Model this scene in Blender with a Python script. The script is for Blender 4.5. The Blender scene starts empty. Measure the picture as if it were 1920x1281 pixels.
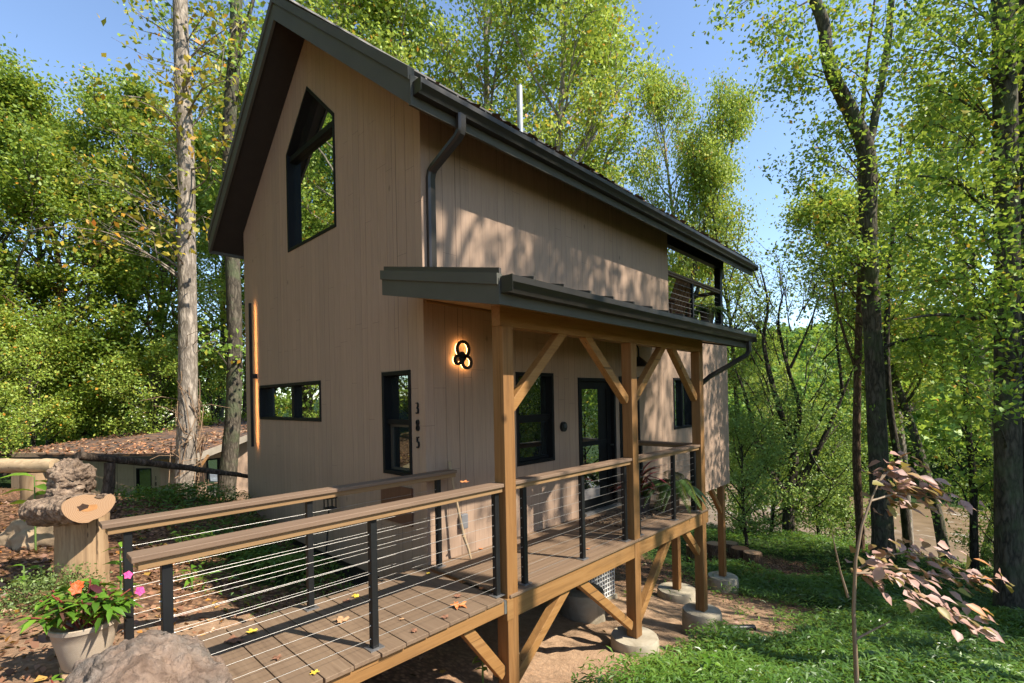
import bpy, bmesh, math, random
import numpy as np
from mathutils import Vector, Matrix, noise as mnoise
from mathutils.geometry import tessellate_polygon
R_ = math.radians
scene = bpy.context.scene
COL = scene.collection

# ------------------------------------------------------------------ camera
yaw, pitch, roll = R_(43.6385), R_(0.133), R_(-1.1333)
FPX, CY = 918.61, 745.3                      # focal length and principal row in photo pixels
_v = np.array([math.cos(yaw), math.sin(yaw), 0.0]); _r = np.array([math.sin(yaw), -math.cos(yaw), 0.0]); _u = np.array([0, 0, 1.0])
CV = math.cos(pitch)*_v + math.sin(pitch)*_u
_u2 = -math.sin(pitch)*_v + math.cos(pitch)*_u
CR = math.cos(roll)*_r + math.sin(roll)*_u2
CU = -math.sin(roll)*_r + math.cos(roll)*_u2
CAM = np.array([-3.174, -4.322, 1.777])
cd = bpy.data.cameras.new('camera'); cam = bpy.data.objects.new('camera', cd); COL.objects.link(cam)
M = Matrix.Identity(4)
for i in range(3):
    M[i][0] = CR[i]; M[i][1] = CU[i]; M[i][2] = -CV[i]; M[i][3] = CAM[i]
cam.matrix_world = M
cd.sensor_width = 36.0; cd.lens = FPX/1920*36; cd.shift_y = (CY-640.5)/1920
cd.clip_start = 0.05; cd.clip_end = 3000
scene.camera = cam
def at(px, py, D):
    'point D metres in front of the camera, measured off the photograph'
    return CAM + (CV + (px-960)/FPX*CR - (py-CY)/FPX*CU)*D

# ------------------------------------------------------------------ light
SUN_EL = R_(47.5); SUN_DIR = np.array([.378, -.926]); SUN_DIR = SUN_DIR/np.linalg.norm(SUN_DIR)
w = bpy.data.worlds.new('World'); scene.world = w; w.use_nodes = True
nt = w.node_tree; bg = nt.nodes['Background']
sky = nt.nodes.new('ShaderNodeTexSky'); sky.sky_type = 'NISHITA'; sky.sun_disc = False
sky.sun_elevation = SUN_EL; sky.sun_rotation = math.atan2(SUN_DIR[0], SUN_DIR[1])
sky.air_density = 1.0; sky.dust_density = 0.4; sky.ozone_density = 1.3; sky.altitude = 900
nt.links.new(sky.outputs[0], bg.inputs[0]); bg.inputs[1].default_value = 0.081
sd = bpy.data.lights.new('sun', 'SUN'); sd.energy = 2.55; sd.angle = R_(0.53); sd.color = (1, .92, .80)
sun = bpy.data.objects.new('sun', sd); COL.objects.link(sun)
_sd = Vector((SUN_DIR[0]*math.cos(SUN_EL), SUN_DIR[1]*math.cos(SUN_EL), math.sin(SUN_EL)))
sun.rotation_euler = _sd.to_track_quat('Z', 'Y').to_euler(); sun.location = (10, -20, 30)
scene.view_settings.view_transform = 'Standard'; scene.view_settings.look = 'None'
scene.view_settings.exposure = 1.96; scene.view_settings.gamma = 1.0
scene.render.engine = 'CYCLES'
cy = scene.cycles
cy.max_bounces = 8; cy.diffuse_bounces = 6; cy.glossy_bounces = 3; cy.transmission_bounces = 4; cy.transparent_max_bounces = 6
cy.sample_clamp_indirect = 6.0; cy.caustics_reflective = False; cy.caustics_refractive = False

# ------------------------------------------------------------------ object helpers
def tag(o, label=None, cat=None, group=None, kind=None):
    if label: o['label'] = label
    if cat: o['category'] = cat
    if group: o['group'] = group
    if kind: o['kind'] = kind
    return o
def empty(name, loc, label=None, cat=None, group=None, rz=0):
    o = bpy.data.objects.new(name, None); COL.objects.link(o); o.location = loc; o.rotation_euler = (0, 0, rz)
    o.empty_display_size = .2
    return tag(o, label, cat, group)
def wloc(o):
    l = Vector((0, 0, 0))
    while o: l = l + o.location; o = o.parent
    return l
def smooth_by_angle(me, deg=35):
    bm = bmesh.new(); bm.from_mesh(me)
    for f in bm.faces: f.smooth = True
    for e in bm.edges:
        if len(e.link_faces) == 2 and e.calc_face_angle(0) > R_(deg): e.smooth = False
    bm.to_mesh(me); bm.free()
class MB:
    def __init__(s): s.v = []; s.f = []
    def add(s, vs, fs):
        n = len(s.v); s.v += [tuple(map(float, p)) for p in vs]; s.f += [tuple(i+n for i in f) for f in fs]; return s
    def box(s, x0, x1, y0, y1, z0, z1):
        x0, x1 = min(x0, x1), max(x0, x1); y0, y1 = min(y0, y1), max(y0, y1); z0, z1 = min(z0, z1), max(z0, z1)
        return s.add([(x0,y0,z0),(x1,y0,z0),(x1,y1,z0),(x0,y1,z0),(x0,y0,z1),(x1,y0,z1),(x1,y1,z1),(x0,y1,z1)],
                     [(0,3,2,1),(4,5,6,7),(0,1,5,4),(1,2,6,5),(2,3,7,6),(3,0,4,7)])
    def bar(s, a, b, w, h, up=(0, 0, 1)):
        a = Vector(a); b = Vector(b); d = (b-a).normalized(); u = Vector(up)
        x = d.cross(u)
        if x.length < 1e-4: x = d.cross(Vector((1, 0, 0)))
        x.normalize(); u = x.cross(d).normalized(); vs = []
        for p in (a, b):
            for sx, su in ((-1,-1),(1,-1),(1,1),(-1,1)): vs.append(p+x*sx*w/2+u*su*h/2)
        return s.add(vs, [(3,2,1,0),(4,5,6,7),(0,1,5,4),(1,2,6,5),(2,3,7,6),(3,0,4,7)])
    def tube(s, pts, rad, n=8, cap=True, jitter=0, rng=None):
        pts = [Vector(p) for p in pts]; rad = rad if hasattr(rad, '__len__') else [rad]*len(pts)
        vs = []; fs = []; ref = None
        for i, p in enumerate(pts):
            d = (pts[min(i+1, len(pts)-1)]-pts[max(i-1, 0)]).normalized()
            if ref is None:
                ref = Vector((1, 0, 0)) if abs(d.x) < .8 else Vector((0, 1, 0))
            x = (ref-d*ref.dot(d)).normalized(); ref = x; y = d.cross(x)
            for k in range(n):
                a = 2*math.pi*k/n; r = rad[i]*(1+(rng.uniform(-jitter, jitter) if jitter else 0))
                vs.append(p+(x*math.cos(a)+y*math.sin(a))*r)
        for i in range(len(pts)-1):
            for k in range(n):
                k2 = (k+1) % n; fs.append((i*n+k, i*n+k2, (i+1)*n+k2, (i+1)*n+k))
        if cap:
            fs.append(tuple(range(n-1, -1, -1))); m = (len(pts)-1)*n; fs.append(tuple(range(m, m+n)))
        return s.add(vs, fs)
    def lathe(s, prof, n=24, c=(0, 0, 0)):
        vs = [(c[0]+r*math.cos(2*math.pi*k/n), c[1]+r*math.sin(2*math.pi*k/n), c[2]+z) for r, z in prof for k in range(n)]
        fs = [(i*n+k, i*n+(k+1) % n, (i+1)*n+(k+1) % n, (i+1)*n+k) for i in range(len(prof)-1) for k in range(n)]
        if prof[0][0] > 1e-6: fs.append(tuple(range(n-1, -1, -1)))
        if prof[-1][0] > 1e-6: m = (len(prof)-1)*n; fs.append(tuple(range(m, m+n)))
        return s.add(vs, fs)
    def prism(s, poly, fn, w0, w1, holes=()):
        'flat polygon (with holes) given in 2-D, mapped by fn(u, v, w), from depth w0 to w1'
        loops = [list(poly)]+[list(h) for h in holes]
        flat = [p for l in loops for p in l]
        tris = tessellate_polygon([[Vector((p[0], p[1], 0)) for p in l] for l in loops])
        n = len(flat); vs = [fn(p[0], p[1], w0) for p in flat]+[fn(p[0], p[1], w1) for p in flat]
        fs = []
        for t in tris:
            fs.append(tuple(t)); fs.append(tuple(i+n for i in reversed(t)))
        o = 0
        for l in loops:
            m = len(l)
            for i in range(m): fs.append((o+i, o+(i+1) % m, o+(i+1) % m+n, o+i+n))
            o += m
        return s.add(vs, fs)
    def build(s, name, mat, parent=None, bevel=0, smooth=False, fixn=True, kind=None):
        me = bpy.data.meshes.new(name)
        off = wloc(parent) if parent else Vector((0, 0, 0))
        me.from_pydata([(p[0]-off.x, p[1]-off.y, p[2]-off.z) for p in s.v], [], s.f); me.update()
        if fixn:
            bm = bmesh.new(); bm.from_mesh(me); bmesh.ops.recalc_face_normals(bm, faces=bm.faces); bm.to_mesh(me); bm.free()
        if mat: me.materials.append(mat)
        if smooth: smooth_by_angle(me, smooth if smooth is not True else 40)
        o = bpy.data.objects.new(name, me); COL.objects.link(o); o.parent = parent
        if bevel:
            b = o.modifiers.new('bevel', 'BEVEL'); b.width = bevel; b.segments = 2; b.limit_method = 'ANGLE'; b.angle_limit = R_(40)
            b.harden_normals = False
        if kind: o['kind'] = kind
        return o
def raw_mesh(name, V, F, mat, parent=None, tone=None, loc=None, smooth=False):
    'fast mesh of equal-sized polygons from numpy arrays; tone becomes a per-face value'
    me = bpy.data.meshes.new(name); k = F.shape[1]
    me.vertices.add(len(V)); me.vertices.foreach_set('co', np.ascontiguousarray(V, np.float32).ravel())
    me.loops.add(F.size); me.loops.foreach_set('vertex_index', np.ascontiguousarray(F, np.int32).ravel())
    me.polygons.add(len(F)); me.polygons.foreach_set('loop_start', np.arange(0, F.size, k, dtype=np.int32))
    me.polygons.foreach_set('loop_total', np.full(len(F), k, np.int32))
    if smooth: me.polygons.foreach_set('use_smooth', np.ones(len(F), bool))
    me.update(calc_edges=True)
    if tone is not None:
        a = me.attributes.new('tone', 'FLOAT', 'FACE'); a.data.foreach_set('value', np.ascontiguousarray(tone, np.float32))
    me.materials.append(mat)
    o = bpy.data.objects.new(name, me); COL.objects.link(o); o.parent = parent
    if loc is not None: o.location = loc
    return o
def copy_tree(o, parent=None):
    c = o.copy(); COL.objects.link(c); c.parent = parent
    for ch in list(o.children): copy_tree(ch, c)
    return c

# ------------------------------------------------------------------ materials
class NT:
    def __init__(s, name):
        s.m = bpy.data.materials.new(name); s.m.use_nodes = True; s.t = s.m.node_tree
        s.b = s.t.nodes['Principled BSDF']; s.out = s.t.nodes['Material Output']
    def n(s, typ, **kw):
        x = s.t.nodes.new('ShaderNode'+typ)
        for k, v in kw.items(): setattr(x, k, v)
        return x
    def l(s, a, b): s.t.links.new(a, b)
    def coord(s, scale=(1, 1, 1), rot=(0, 0, 0), which='Object'):
        c = s.n('TexCoord'); m = s.n('Mapping'); m.inputs['Scale'].default_value = scale; m.inputs['Rotation'].default_value = rot
        s.l(c.outputs[which], m.inputs['Vector']); return m.outputs['Vector']
    def noise(s, vec, scale=5, detail=4, rough=.55, dist=0):
        x = s.n('TexNoise'); x.inputs['Scale'].default_value = scale; x.inputs['Detail'].default_value = detail
        x.inputs['Roughness'].default_value = rough; x.inputs['Distortion'].default_value = dist
        if vec is not None: s.l(vec, x.inputs['Vector'])
        return x.outputs['Fac']
    def ramp(s, fac, stops, interp='LINEAR'):
        r = s.n('ValToRGB'); e = r.color_ramp; e.interpolation = interp
        while len(e.elements) > 1: e.elements.remove(e.elements[0])
        e.elements[0].position = stops[0][0]; e.elements[0].color = (*stops[0][1], 1)
        for p, c in stops[1:]:
            q = e.elements.new(p); q.color = (*c, 1)
        s.l(fac, r.inputs[0]); return r.outputs[0]
    def mix(s, fac, a, b, mode='MIX'):
        x = s.n('Mix', data_type='RGBA', blend_type=mode)
        for sock, v in ((x.inputs['Factor'], fac), (x.inputs['A'], a), (x.inputs['B'], b)):
            if hasattr(v, 'links'): s.l(v, sock)
            elif hasattr(v, '__len__'): sock.default_value = (*v, 1)
            else: sock.default_value = v
        return x.outputs['Result']
    def math(s, op, a, b=0.0):
        x = s.n('Math', operation=op)
        for i, v in ((0, a), (1, b)):
            if hasattr(v, 'links'): s.l(v, x.inputs[i])
            else: x.inputs[i].default_value = v
        return x.outputs[0]
    def bump(s, h, strength=.3, dist=.01):
        b = s.n('Bump'); b.inputs['Strength'].default_value = strength; b.inputs['Distance'].default_value = dist
        s.l(h, b.inputs['Height']); s.l(b.outputs['Normal'], s.b.inputs['Normal'])
    def set(s, **kw):
        for k, v in kw.items():
            i = s.b.inputs[k.replace('_', ' ')]
            if hasattr(v, 'links'): s.l(v, i)
            elif hasattr(v, '__len__') and len(v) == 3: i.default_value = (*v, 1)
            else: i.default_value = v
        return s
def m_plain(name, col, rough=.5, metal=0, var=.12, scale=8, spec=.5):
    t = NT(name); f = t.noise(t.coord(), scale, 5, .6)
    c = t.ramp(f, [(.25, tuple(x*(1-var) for x in col)), (.75, tuple(min(1, x*(1+var)) for x in col))])
    t.set(Base_Color=c, Roughness=rough, Metallic=metal); t.b.inputs['Specular IOR Level'].default_value = spec
    return t.m
def m_siding():
    t = NT('taupe_siding')
    c = t.n('TexCoord'); sx = t.n('SeparateXYZ'); t.l(c.outputs['Object'], sx.inputs[0])
    u = t.math('ADD', sx.outputs[0], sx.outputs[1])
    vo = t.n('TexVoronoi', voronoi_dimensions='1D', feature='DISTANCE_TO_EDGE'); vo.inputs['Scale'].default_value = 7.0; vo.inputs['Randomness'].default_value = 1.0
    t.l(u, vo.inputs['W'])
    groove = t.n('MapRange'); groove.inputs['From Min'].default_value = .012; groove.inputs['From Max'].default_value = .05
    t.l(vo.outputs['Distance'], groove.inputs['Value'])
    vc = t.n('TexVoronoi', voronoi_dimensions='1D', feature='F1'); vc.inputs['Scale'].default_value = 7.0; vc.inputs['Randomness'].default_value = 1.0
    t.l(u, vc.inputs['W'])
    board = t.n('SeparateColor'); t.l(vc.outputs['Color'], board.inputs[0])
    cmb = t.n('CombineXYZ'); t.l(t.math('MULTIPLY', u, 26), cmb.inputs[0]); t.l(t.math('MULTIPLY', board.outputs[0], 40), cmb.inputs[1]); t.l(t.math('MULTIPLY', sx.outputs[2], 1.1), cmb.inputs[2])
    grain = t.noise(cmb.outputs[0], 2.2, 7, .68)
    big = t.noise(t.coord((.6, .6, .35)), 1.3, 4, .6)
    col = t.ramp(grain, [(.22, (.285, .188, .128)), (.5, (.372, .254, .176)), (.8, (.42, .294, .208))])
    col = t.mix(t.math('MULTIPLY', board.outputs[1], .34), col, (.25, .185, .14))
    col = t.mix(t.math('MULTIPLY', big, .22), col, (.33, .225, .16))
    # dark knots and old stains scattered over the boards
    kv = t.n('TexVoronoi', feature='F1'); kv.inputs['Scale'].default_value = 2.3; t.l(t.coord((1, 1, .6)), kv.inputs['Vector'])
    knot = t.n('MapRange'); knot.inputs['From Min'].default_value = .02; knot.inputs['From Max'].default_value = .07; knot.inputs['To Min'].default_value = .65; knot.inputs['To Max'].default_value = 0
    t.l(kv.outputs['Distance'], knot.inputs['Value'])
    col = t.mix(knot.outputs[0], col, (.12, .085, .06))
    gm = t.math('SUBTRACT', 1, groove.outputs[0]); gvar = t.math('ADD', .05, t.math('MULTIPLY', t.math('POWER', board.outputs[2], 2.2), .75))
    col = t.mix(t.math('MULTIPLY', gm, gvar), col, (.09, .065, .05))
    jz = t.math('FRACT', t.math('ADD', t.math('MULTIPLY', sx.outputs[2], .41), t.math('MULTIPLY', board.outputs[0], 7.3)))
    joint = t.math('MULTIPLY', t.math('LESS_THAN', jz, .0025), .4)
    col = t.mix(joint, col, (.08, .06, .045))
    streak = t.noise(t.coord((7, 7, .5)), 1.5, 4, .6)
    col = t.mix(t.math('MULTIPLY', t.ramp(streak, [(.5, (0, 0, 0)), (.75, (1, 1, 1))]), .28), col, (.20, .15, .115))
    t.set(Base_Color=col, Roughness=.82)
    t.b.inputs['Specular IOR Level'].default_value = .25
    h = t.math('ADD', t.math('MULTIPLY', groove.outputs[0], .8), t.math('MULTIPLY', grain, .35))
    t.bump(h, .5, .006); return t.m
def m_wood(name, dark, mid, light, axis='Z', rot=(0, 0, 0), rough=.6, knots=True, grey=None):
    t = NT(name); s = {'X': (1.2, 22, 22), 'Y': (22, 1.2, 22), 'Z': (22, 22, 1.2)}[axis]
    isl = t.n('NewGeometry'); add = t.n('VectorMath', operation='ADD'); sc = t.n('VectorMath', operation='SCALE'); sc.inputs['Scale'].default_value = 37.0
    cb = t.n('CombineXYZ')
    for k in range(3): t.l(isl.outputs['Random Per Island'], cb.inputs[k])
    t.l(cb.outputs[0], sc.inputs[0]); t.l(t.coord(s, rot), add.inputs[0]); t.l(sc.outputs[0], add.inputs[1])
    g = t.noise(add.outputs[0], 1.1, 7, .65, .8)
    col = t.ramp(g, [(.22, dark), (.5, mid), (.8, light)])
    b = t.noise(t.coord((1, 1, 1)), 2.2, 3, .5)
    col = t.mix(t.math('MULTIPLY', b, .35), col, tuple(x*.75 for x in mid))
    tone = t.math('MULTIPLY', isl.outputs['Random Per Island'], .38)
    col = t.mix(tone, col, grey if grey else tuple(x*.68 for x in mid))
    if knots:
        k = t.n('TexVoronoi'); k.inputs['Scale'].default_value = 2.6
        t.l(t.coord((1, 1, .7), rot), k.inputs['Vector'])
        mr = t.n('MapRange'); mr.inputs['From Min'].default_value = .03; mr.inputs['From Max'].default_value = .1; mr.inputs['To Min'].default_value = .8; mr.inputs['To Max'].default_value = 0
        t.l(k.outputs['Distance'], mr.inputs['Value']); col = t.mix(mr.outputs[0], col, tuple(x*.3 for x in dark))
        ck = t.noise(t.coord(tuple(x*(1.6 if x > 2 else .45) for x in s), rot), 1.0, 2, .5)
        cm = t.ramp(ck, [(.69, (0, 0, 0)), (.71, (1, 1, 1))]); col = t.mix(t.math('MULTIPLY', cm, .75), col, tuple(x*.25 for x in dark))
        gy = t.ramp(t.noise(t.coord(tuple(x*(.25 if x > 2 else .8) for x in s), rot), 1.3, 5, .65), [(.48, (0, 0, 0)), (.75, (1, 1, 1))]); col = t.mix(t.math('MULTIPLY', gy, .22), col, (.20, .145, .09))
    t.set(Base_Color=col, Roughness=rough); t.b.inputs['Specular IOR Level'].default_value = .3
    t.bump(g, .35, .004); return t.m
def m_bark(name, dark, light, scale=1.0, moss=None):
    t = NT(name); v = t.coord((5*scale, 5*scale, 1.3*scale))
    vo = t.n('TexVoronoi', feature='DISTANCE_TO_EDGE'); vo.inputs['Scale'].default_value = 3.2
    nz = t.n('TexNoise'); nz.inputs['Scale'].default_value = 3; nz.inputs['Detail'].default_value = 4; t.l(v, nz.inputs['Vector'])
    mx = t.n('Mix', data_type='VECTOR'); mx.inputs['Factor'].default_value = .45; t.l(v, mx.inputs['A']); t.l(nz.outputs['Color'], mx.inputs['B'])
    t.l(mx.outputs['Result'], vo.inputs['Vector'])
    n2 = t.noise(t.coord((1, 1, .7)), 4*scale, 6, .65)
    h = t.math('ADD', t.math('MULTIPLY', vo.outputs['Distance'], 1.1), t.math('MULTIPLY', n2, .5))
    col = t.ramp(h, [(.18, dark), (.55, light), (.85, tuple(min(1, x*1.35) for x in light))])
    if moss:
        mk = t.ramp(t.noise(t.coord(), 1.6, 5, .6), [(.48, (0, 0, 0)), (.62, (1, 1, 1))]); col = t.mix(t.math('MULTIPLY', mk, .7), col, moss)
    t.set(Base_Color=col, Roughness=.9); t.b.inputs['Specular IOR Level'].default_value = .15
    t.bump(h, .9, .03); return t.m
def m_leaf(name, stops, trans=.45, rough=.5, gloss=.03):
    t = NT(name); a = t.n('Attribute', attribute_name='tone')
    col = t.ramp(a.outputs['Fac'], stops)
    d = t.n('BsdfDiffuse'); tr = t.n('BsdfTranslucent'); g = t.n('BsdfGlossy'); g.inputs['Roughness'].default_value = rough
    t.l(col, d.inputs['Color']); t.l(t.mix(.5, col, (.42, .46, .045)), tr.inputs['Color'])
    m1 = t.n('MixShader'); m1.inputs[0].default_value = trans; t.l(d.outputs[0], m1.inputs[1]); t.l(tr.outputs[0], m1.inputs[2])
    m2 = t.n('MixShader'); m2.inputs[0].default_value = gloss; t.l(m1.outputs[0], m2.inputs[1]); t.l(g.outputs[0], m2.inputs[2])
    t.l(m2.outputs[0], t.out.inputs['Surface']); return t.m
def m_glass(name, tint=(.85, .95, .93), refl=.5):
    t = NT(name); d = t.n('BsdfDiffuse'); d.inputs['Color'].default_value = (.012, .014, .014, 1)
    g = t.n('BsdfGlossy'); g.inputs['Roughness'].default_value = .0; g.inputs['Color'].default_value = (*tint, 1)
    fr = t.n('Fresnel'); fr.inputs['IOR'].default_value = 1.5
    f = t.math('MINIMUM', t.math('ADD', t.math('MULTIPLY', fr.outputs[0], 1.2), refl), 1.0)
    nb = t.n('Bump'); nb.inputs['Strength'].default_value = .03; nb.inputs['Distance'].default_value = .02
    t.l(t.noise(t.coord(), 1.1, 2, .4), nb.inputs['Height']); t.l(nb.outputs[0], g.inputs['Normal'])
    m = t.n('MixShader'); t.l(f, m.inputs[0]); t.l(d.outputs[0], m.inputs[1]); t.l(g.outputs[0], m.inputs[2])
    t.l(m.outputs[0], t.out.inputs['Surface']); return t.m
def m_emit(name, col, s):
    t = NT(name); t.set(Base_Color=(.8, .6, .4)); t.b.inputs['Emission Color'].default_value = (*col, 1); t.b.inputs['Emission Strength'].default_value = s; return t.m
def m_rock(name, stops, scale=3, bump=.8, dist=.04):
    t = NT(name); v = t.coord(); a = t.noise(v, scale, 9, .68, .6); b = t.noise(v, scale*.35, 4, .6)
    h = t.math('ADD', t.math('MULTIPLY', a, .7), t.math('MULTIPLY', b, .3))
    t.set(Base_Color=t.ramp(h, stops), Roughness=.9); t.b.inputs['Specular IOR Level'].default_value = .2; t.bump(a, bump, dist); return t.m

SIDING = m_siding()
TRIM = m_plain('fascia_green_grey', (.080, .079, .063), .65, 0, .1, 3, .2)
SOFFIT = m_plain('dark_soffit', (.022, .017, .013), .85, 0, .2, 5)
PSOFFIT = m_wood('porch_soffit_board', (.30, .18, .085), (.38, .235, .12), (.44, .28, .15), 'X', knots=False)
GUTTER = m_plain('dark_bronze_gutter', (.022, .019, .016), .38, 0, .1, 2, .45)
ROOFM = m_plain('dark_bronze_roof_metal', (.045, .037, .03), .5, 0, .15, 3)
BLACK = m_plain('black_metal', (.008, .0085, .009), .5, 0, .3, 6, .35)
BLACKF = m_plain('black_window_frame', (.005, .0055, .006), .6, 0, .2, 6, .2)
CABLE = m_plain('steel_cable', (.30, .285, .26), .45, .6, .05, 5)
STEEL = m_plain('galvanised_steel', (.35, .35, .35), .4, .8, .2, 20)
POST = m_wood('stained_post', (.125, .057, .020), (.25, .122, .040), (.315, .17, .062), 'Z')
BEAM = m_wood('stained_beam', (.155, .075, .026), (.285, .148, .050), (.355, .20, .082), 'X')
BRACER = m_wood('brace_wood_rising', (.16, .072, .022), (.31, .155, .048), (.38, .215, .085), 'X', (0, R_(42), 0))
BRACEF = m_wood('brace_wood_falling', (.16, .072, .022), (.31, .155, .048), (.38, .215, .085), 'X', (0, R_(-42), 0))
CAPM = m_wood('rail_cap_board', (.13, .082, .052), (.195, .128, .084), (.25, .17, .115), 'X', knots=False)
SUBR = m_wood('sub_rail_board', (.19, .11, .048), (.27, .16, .072), (.33, .205, .10), 'X', knots=False)
DECKY = m_wood('deck_board_across', (.105, .065, .04), (.195, .132, .083), (.255, .178, .115), 'Y', knots=False, grey=(.125, .086, .06))
DECKX = m_wood('deck_board_along', (.125, .078, .046), (.205, .135, .084), (.265, .182, .118), 'X', knots=False, grey=(.14, .096, .066))
CONC = m_rock('concrete', [(.25, (.20, .165, .11)), (.5, (.36, .315, .23)), (.75, (.47, .42, .32))], 5, .3, .01)
GLASS_HI = m_glass('bright_reflecting_glass', (.9, 1.0, .98), .52)
GLASS_LO = m_glass('dim_reflecting_glass', (.7, .8, .75), .22)
GLOW = m_emit('warm_led', (1.0, .5, .17), 3.6)
PANEL = m_wood('brown_access_panel', (.10, .045, .024), (.15, .07, .038), (.19, .095, .055), 'Z', knots=False)

# ------------------------------------------------------------------ terrain
PX = np.array([-200, -40, -10, -3, 0, 4.3, 9, 14, 20, 25, 30, 40, 46, 50, 72, 76, 82, 110, 150, 200, 260, 330, 600.])
PZ = np.array([3, 2.5, .8, .05, -.7, -1.8, -2.9, -3.5, -4.8, -7.0, -8.8, -11.4, -12.3, -12.8, -12.8, -11.6, -10.5, -5, 3, 11, 19, 24, 26.])
def base_z(X, Y):
    z = np.interp(X, PX, PZ)
    z = z - .075*np.clip(Y-6, 0, 40)*np.exp(-((X-2)/22.)**2) + .02*np.clip(-Y-8, 0, 40)*0
    return z
CTRL = np.array([(-2.63,2.04,0),(-2.8,.2,.05),(-2.73,-1.6,0),(-3.2,-4.3,.1),(-2.8,4.5,.1),(-2.8,6.5,.15),(-2.0,5.2,.33),(-.2,5.4,.0),(-.2,4.4,-.22),
 (-.2,3.3,-.42),(-.1,2,-.58),(-.1,1,-.7),(0,0,-.82),(-1.5,2.5,-.2),(-1.4,.6,-.3),(-2.2,-.6,-.08),(-1.2,-.6,-.5),(0,-1.15,-1.0),(2.29,-1.15,-1.40),
 (4.2,-1.15,-1.92),(8.9,.3,-3.0),(6.7,.4,-2.6),(3.2,.3,-1.75),(4.5,.6,-1.9),(1.3,-1.8,-1.2),(2.4,-2.95,-1.28),(3.9,-4.5,-1.35),(.7,-3.7,-1.0),(-1,-3.5,-.5),
 (11.8,-4.8,-3.1),(15.5,-2.1,-3.25),(12.4,1.1,-3.46),(13.5,0,-3.7),(17.9,1.1,-3.7),(.46,12.2,-1.0),(1.94,13.5,-1.25),(1.6,25,-2.7),(-3,30,-2.9),(-5,10,.1),(6,-9,-1.8),(2,3,-1.3),(4,4,-1.9),(0.6,5.0,-.5)], float)
_d = np.hypot(CTRL[:, None, 0]-CTRL[None, :, 0], CTRL[:, None, 1]-CTRL[None, :, 1])
_wt = np.linalg.solve(np.exp(-_d/4)+1e-3*np.eye(len(CTRL)), CTRL[:, 2]-base_z(CTRL[:, 0], CTRL[:, 1]))
def ground(X, Y):
    X = np.atleast_1d(np.asarray(X, float)); Y = np.atleast_1d(np.asarray(Y, float))
    z = base_z(X, Y)
    for c, wt in zip(CTRL, _wt): z = z + wt*np.exp(-np.hypot(X-c[0], Y-c[1])/4)
    z += .04*np.sin(X*1.7+Y*.6)*np.sin(Y*1.3-X*.5)*np.clip(np.hypot(X, Y)/8, 0, 1)
    z += np.clip((np.hypot(X, Y)-60)/60, 0, 1)*(2.2*np.sin(X*.031+1)*np.sin(Y*.027)+1.2*np.sin(X*.07)*np.sin(Y*.063+2))*(X > 84)
    return z
def gz(x, y): return float(ground(x, y)[0])
def axis(lo, hi, c0, c1, fine):
    a = list(np.arange(c0, c1+1e-6, fine)); s = fine; x = c1
    while x < hi: s *= 1.14; x += s; a.append(x)
    s = fine; x = c0
    while x > lo: s *= 1.14; x -= s; a.insert(0, x)
    return np.array(a)
gx = axis(-110, 330, -5, 14, .16); gy = axis(-150, 260, -7, 8, .16)
GX, GY = np.meshgrid(gx, gy, indexing='ij'); GZ = ground(GX.ravel(), GY.ravel()).reshape(GX.shape)
rngg = np.random.default_rng(5)
near = (np.abs(GX-3) < 14) & (np.abs(GY) < 12)
GZ = GZ+near*rngg.normal(0, .012, GX.shape)
nX, nY = GX.shape
V = np.stack([GX.ravel(), GY.ravel(), GZ.ravel()], 1)
ii, jj = np.meshgrid(np.arange(nX-1), np.arange(nY-1), indexing='ij'); a = (ii*nY+jj).ravel()
F = np.stack([a, a+nY, a+nY+1, a+1], 1)
def cover_green(X, Y):
    'how much low green growth covers the soil (0..1)'
    g = 1/(1+np.exp(-( -1.6-.12*np.clip(X-1, 0, 5)-Y)*4))*(X > -.5)               # lower slope in front of the porch
    far = 1/(1+np.exp(-(X-9.3-.3*np.abs(Y+1))*1.6))
    patch = np.exp(-(((X-12.9)/1.5)**2+((Y-.5)/1.5)**2))
    g = np.maximum(g, far*(1-1.3*np.clip(patch, 0, .77)))
    bank = np.exp(-(((X+.75)/.6)**2+((Y-2.6)/1.5)**2))*.95+np.exp(-(((X+1.0)/.8)**2+((Y-5.6)/1.2)**2))*.45
    out = 1/(1+np.exp(-(np.hypot(X-4, Y)-19)*.6))*.9
    return np.clip(np.maximum(np.maximum(g, bank), out), 0, 1)
t = NT('ground_soil')
v = t.coord(); n1 = t.noise(v, 9, 8, .7); n2 = t.noise(v, 1.1, 5, .6); n3 = t.noise(v, 38, 5, .7)
vo = t.n('TexVoronoi'); vo.inputs['Scale'].default_value = 22; vo.inputs['Randomness'].default_value = 1; t.l(v, vo.inputs['Vector'])
sc = t.n('SeparateColor'); t.l(vo.outputs['Color'], sc.inputs[0])
litter = t.ramp(sc.outputs[0], [(0, (.15, .08, .045)), (.3, (.24, .125, .07)), (.55, (.32, .18, .10)), (.8, (.38, .21, .115)), (1, (.42, .30, .2))], 'CONSTANT')
litter = t.mix(t.ramp(vo.outputs['Distance'], [(.3, (0, 0, 0)), (.75, (1, 1, 1))]), litter, (.07, .04, .026))
dirt = t.ramp(n1, [(.3, (.27, .175, .105)), (.55, (.40, .265, .165)), (.8, (.48, .34, .22))])
ac = t.n('Attribute', attribute_name='cover'); ad = t.n('Attribute', attribute_name='dirt')
col = t.mix(t.math('MULTIPLY', ad.outputs['Fac'], 1.0), litter, dirt)
green = t.ramp(n1, [(.3, (.015, .025, .008)), (.6, (.04, .07, .018)), (.8, (.06, .10, .028))])
gm = t.ramp(t.math('ADD', ac.outputs['Fac'], t.math('MULTIPLY', t.math('SUBTRACT', n2, .5), .9)), [(.42, (0, 0, 0)), (.6, (1, 1, 1))])
col = t.mix(gm, col, green)
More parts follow.
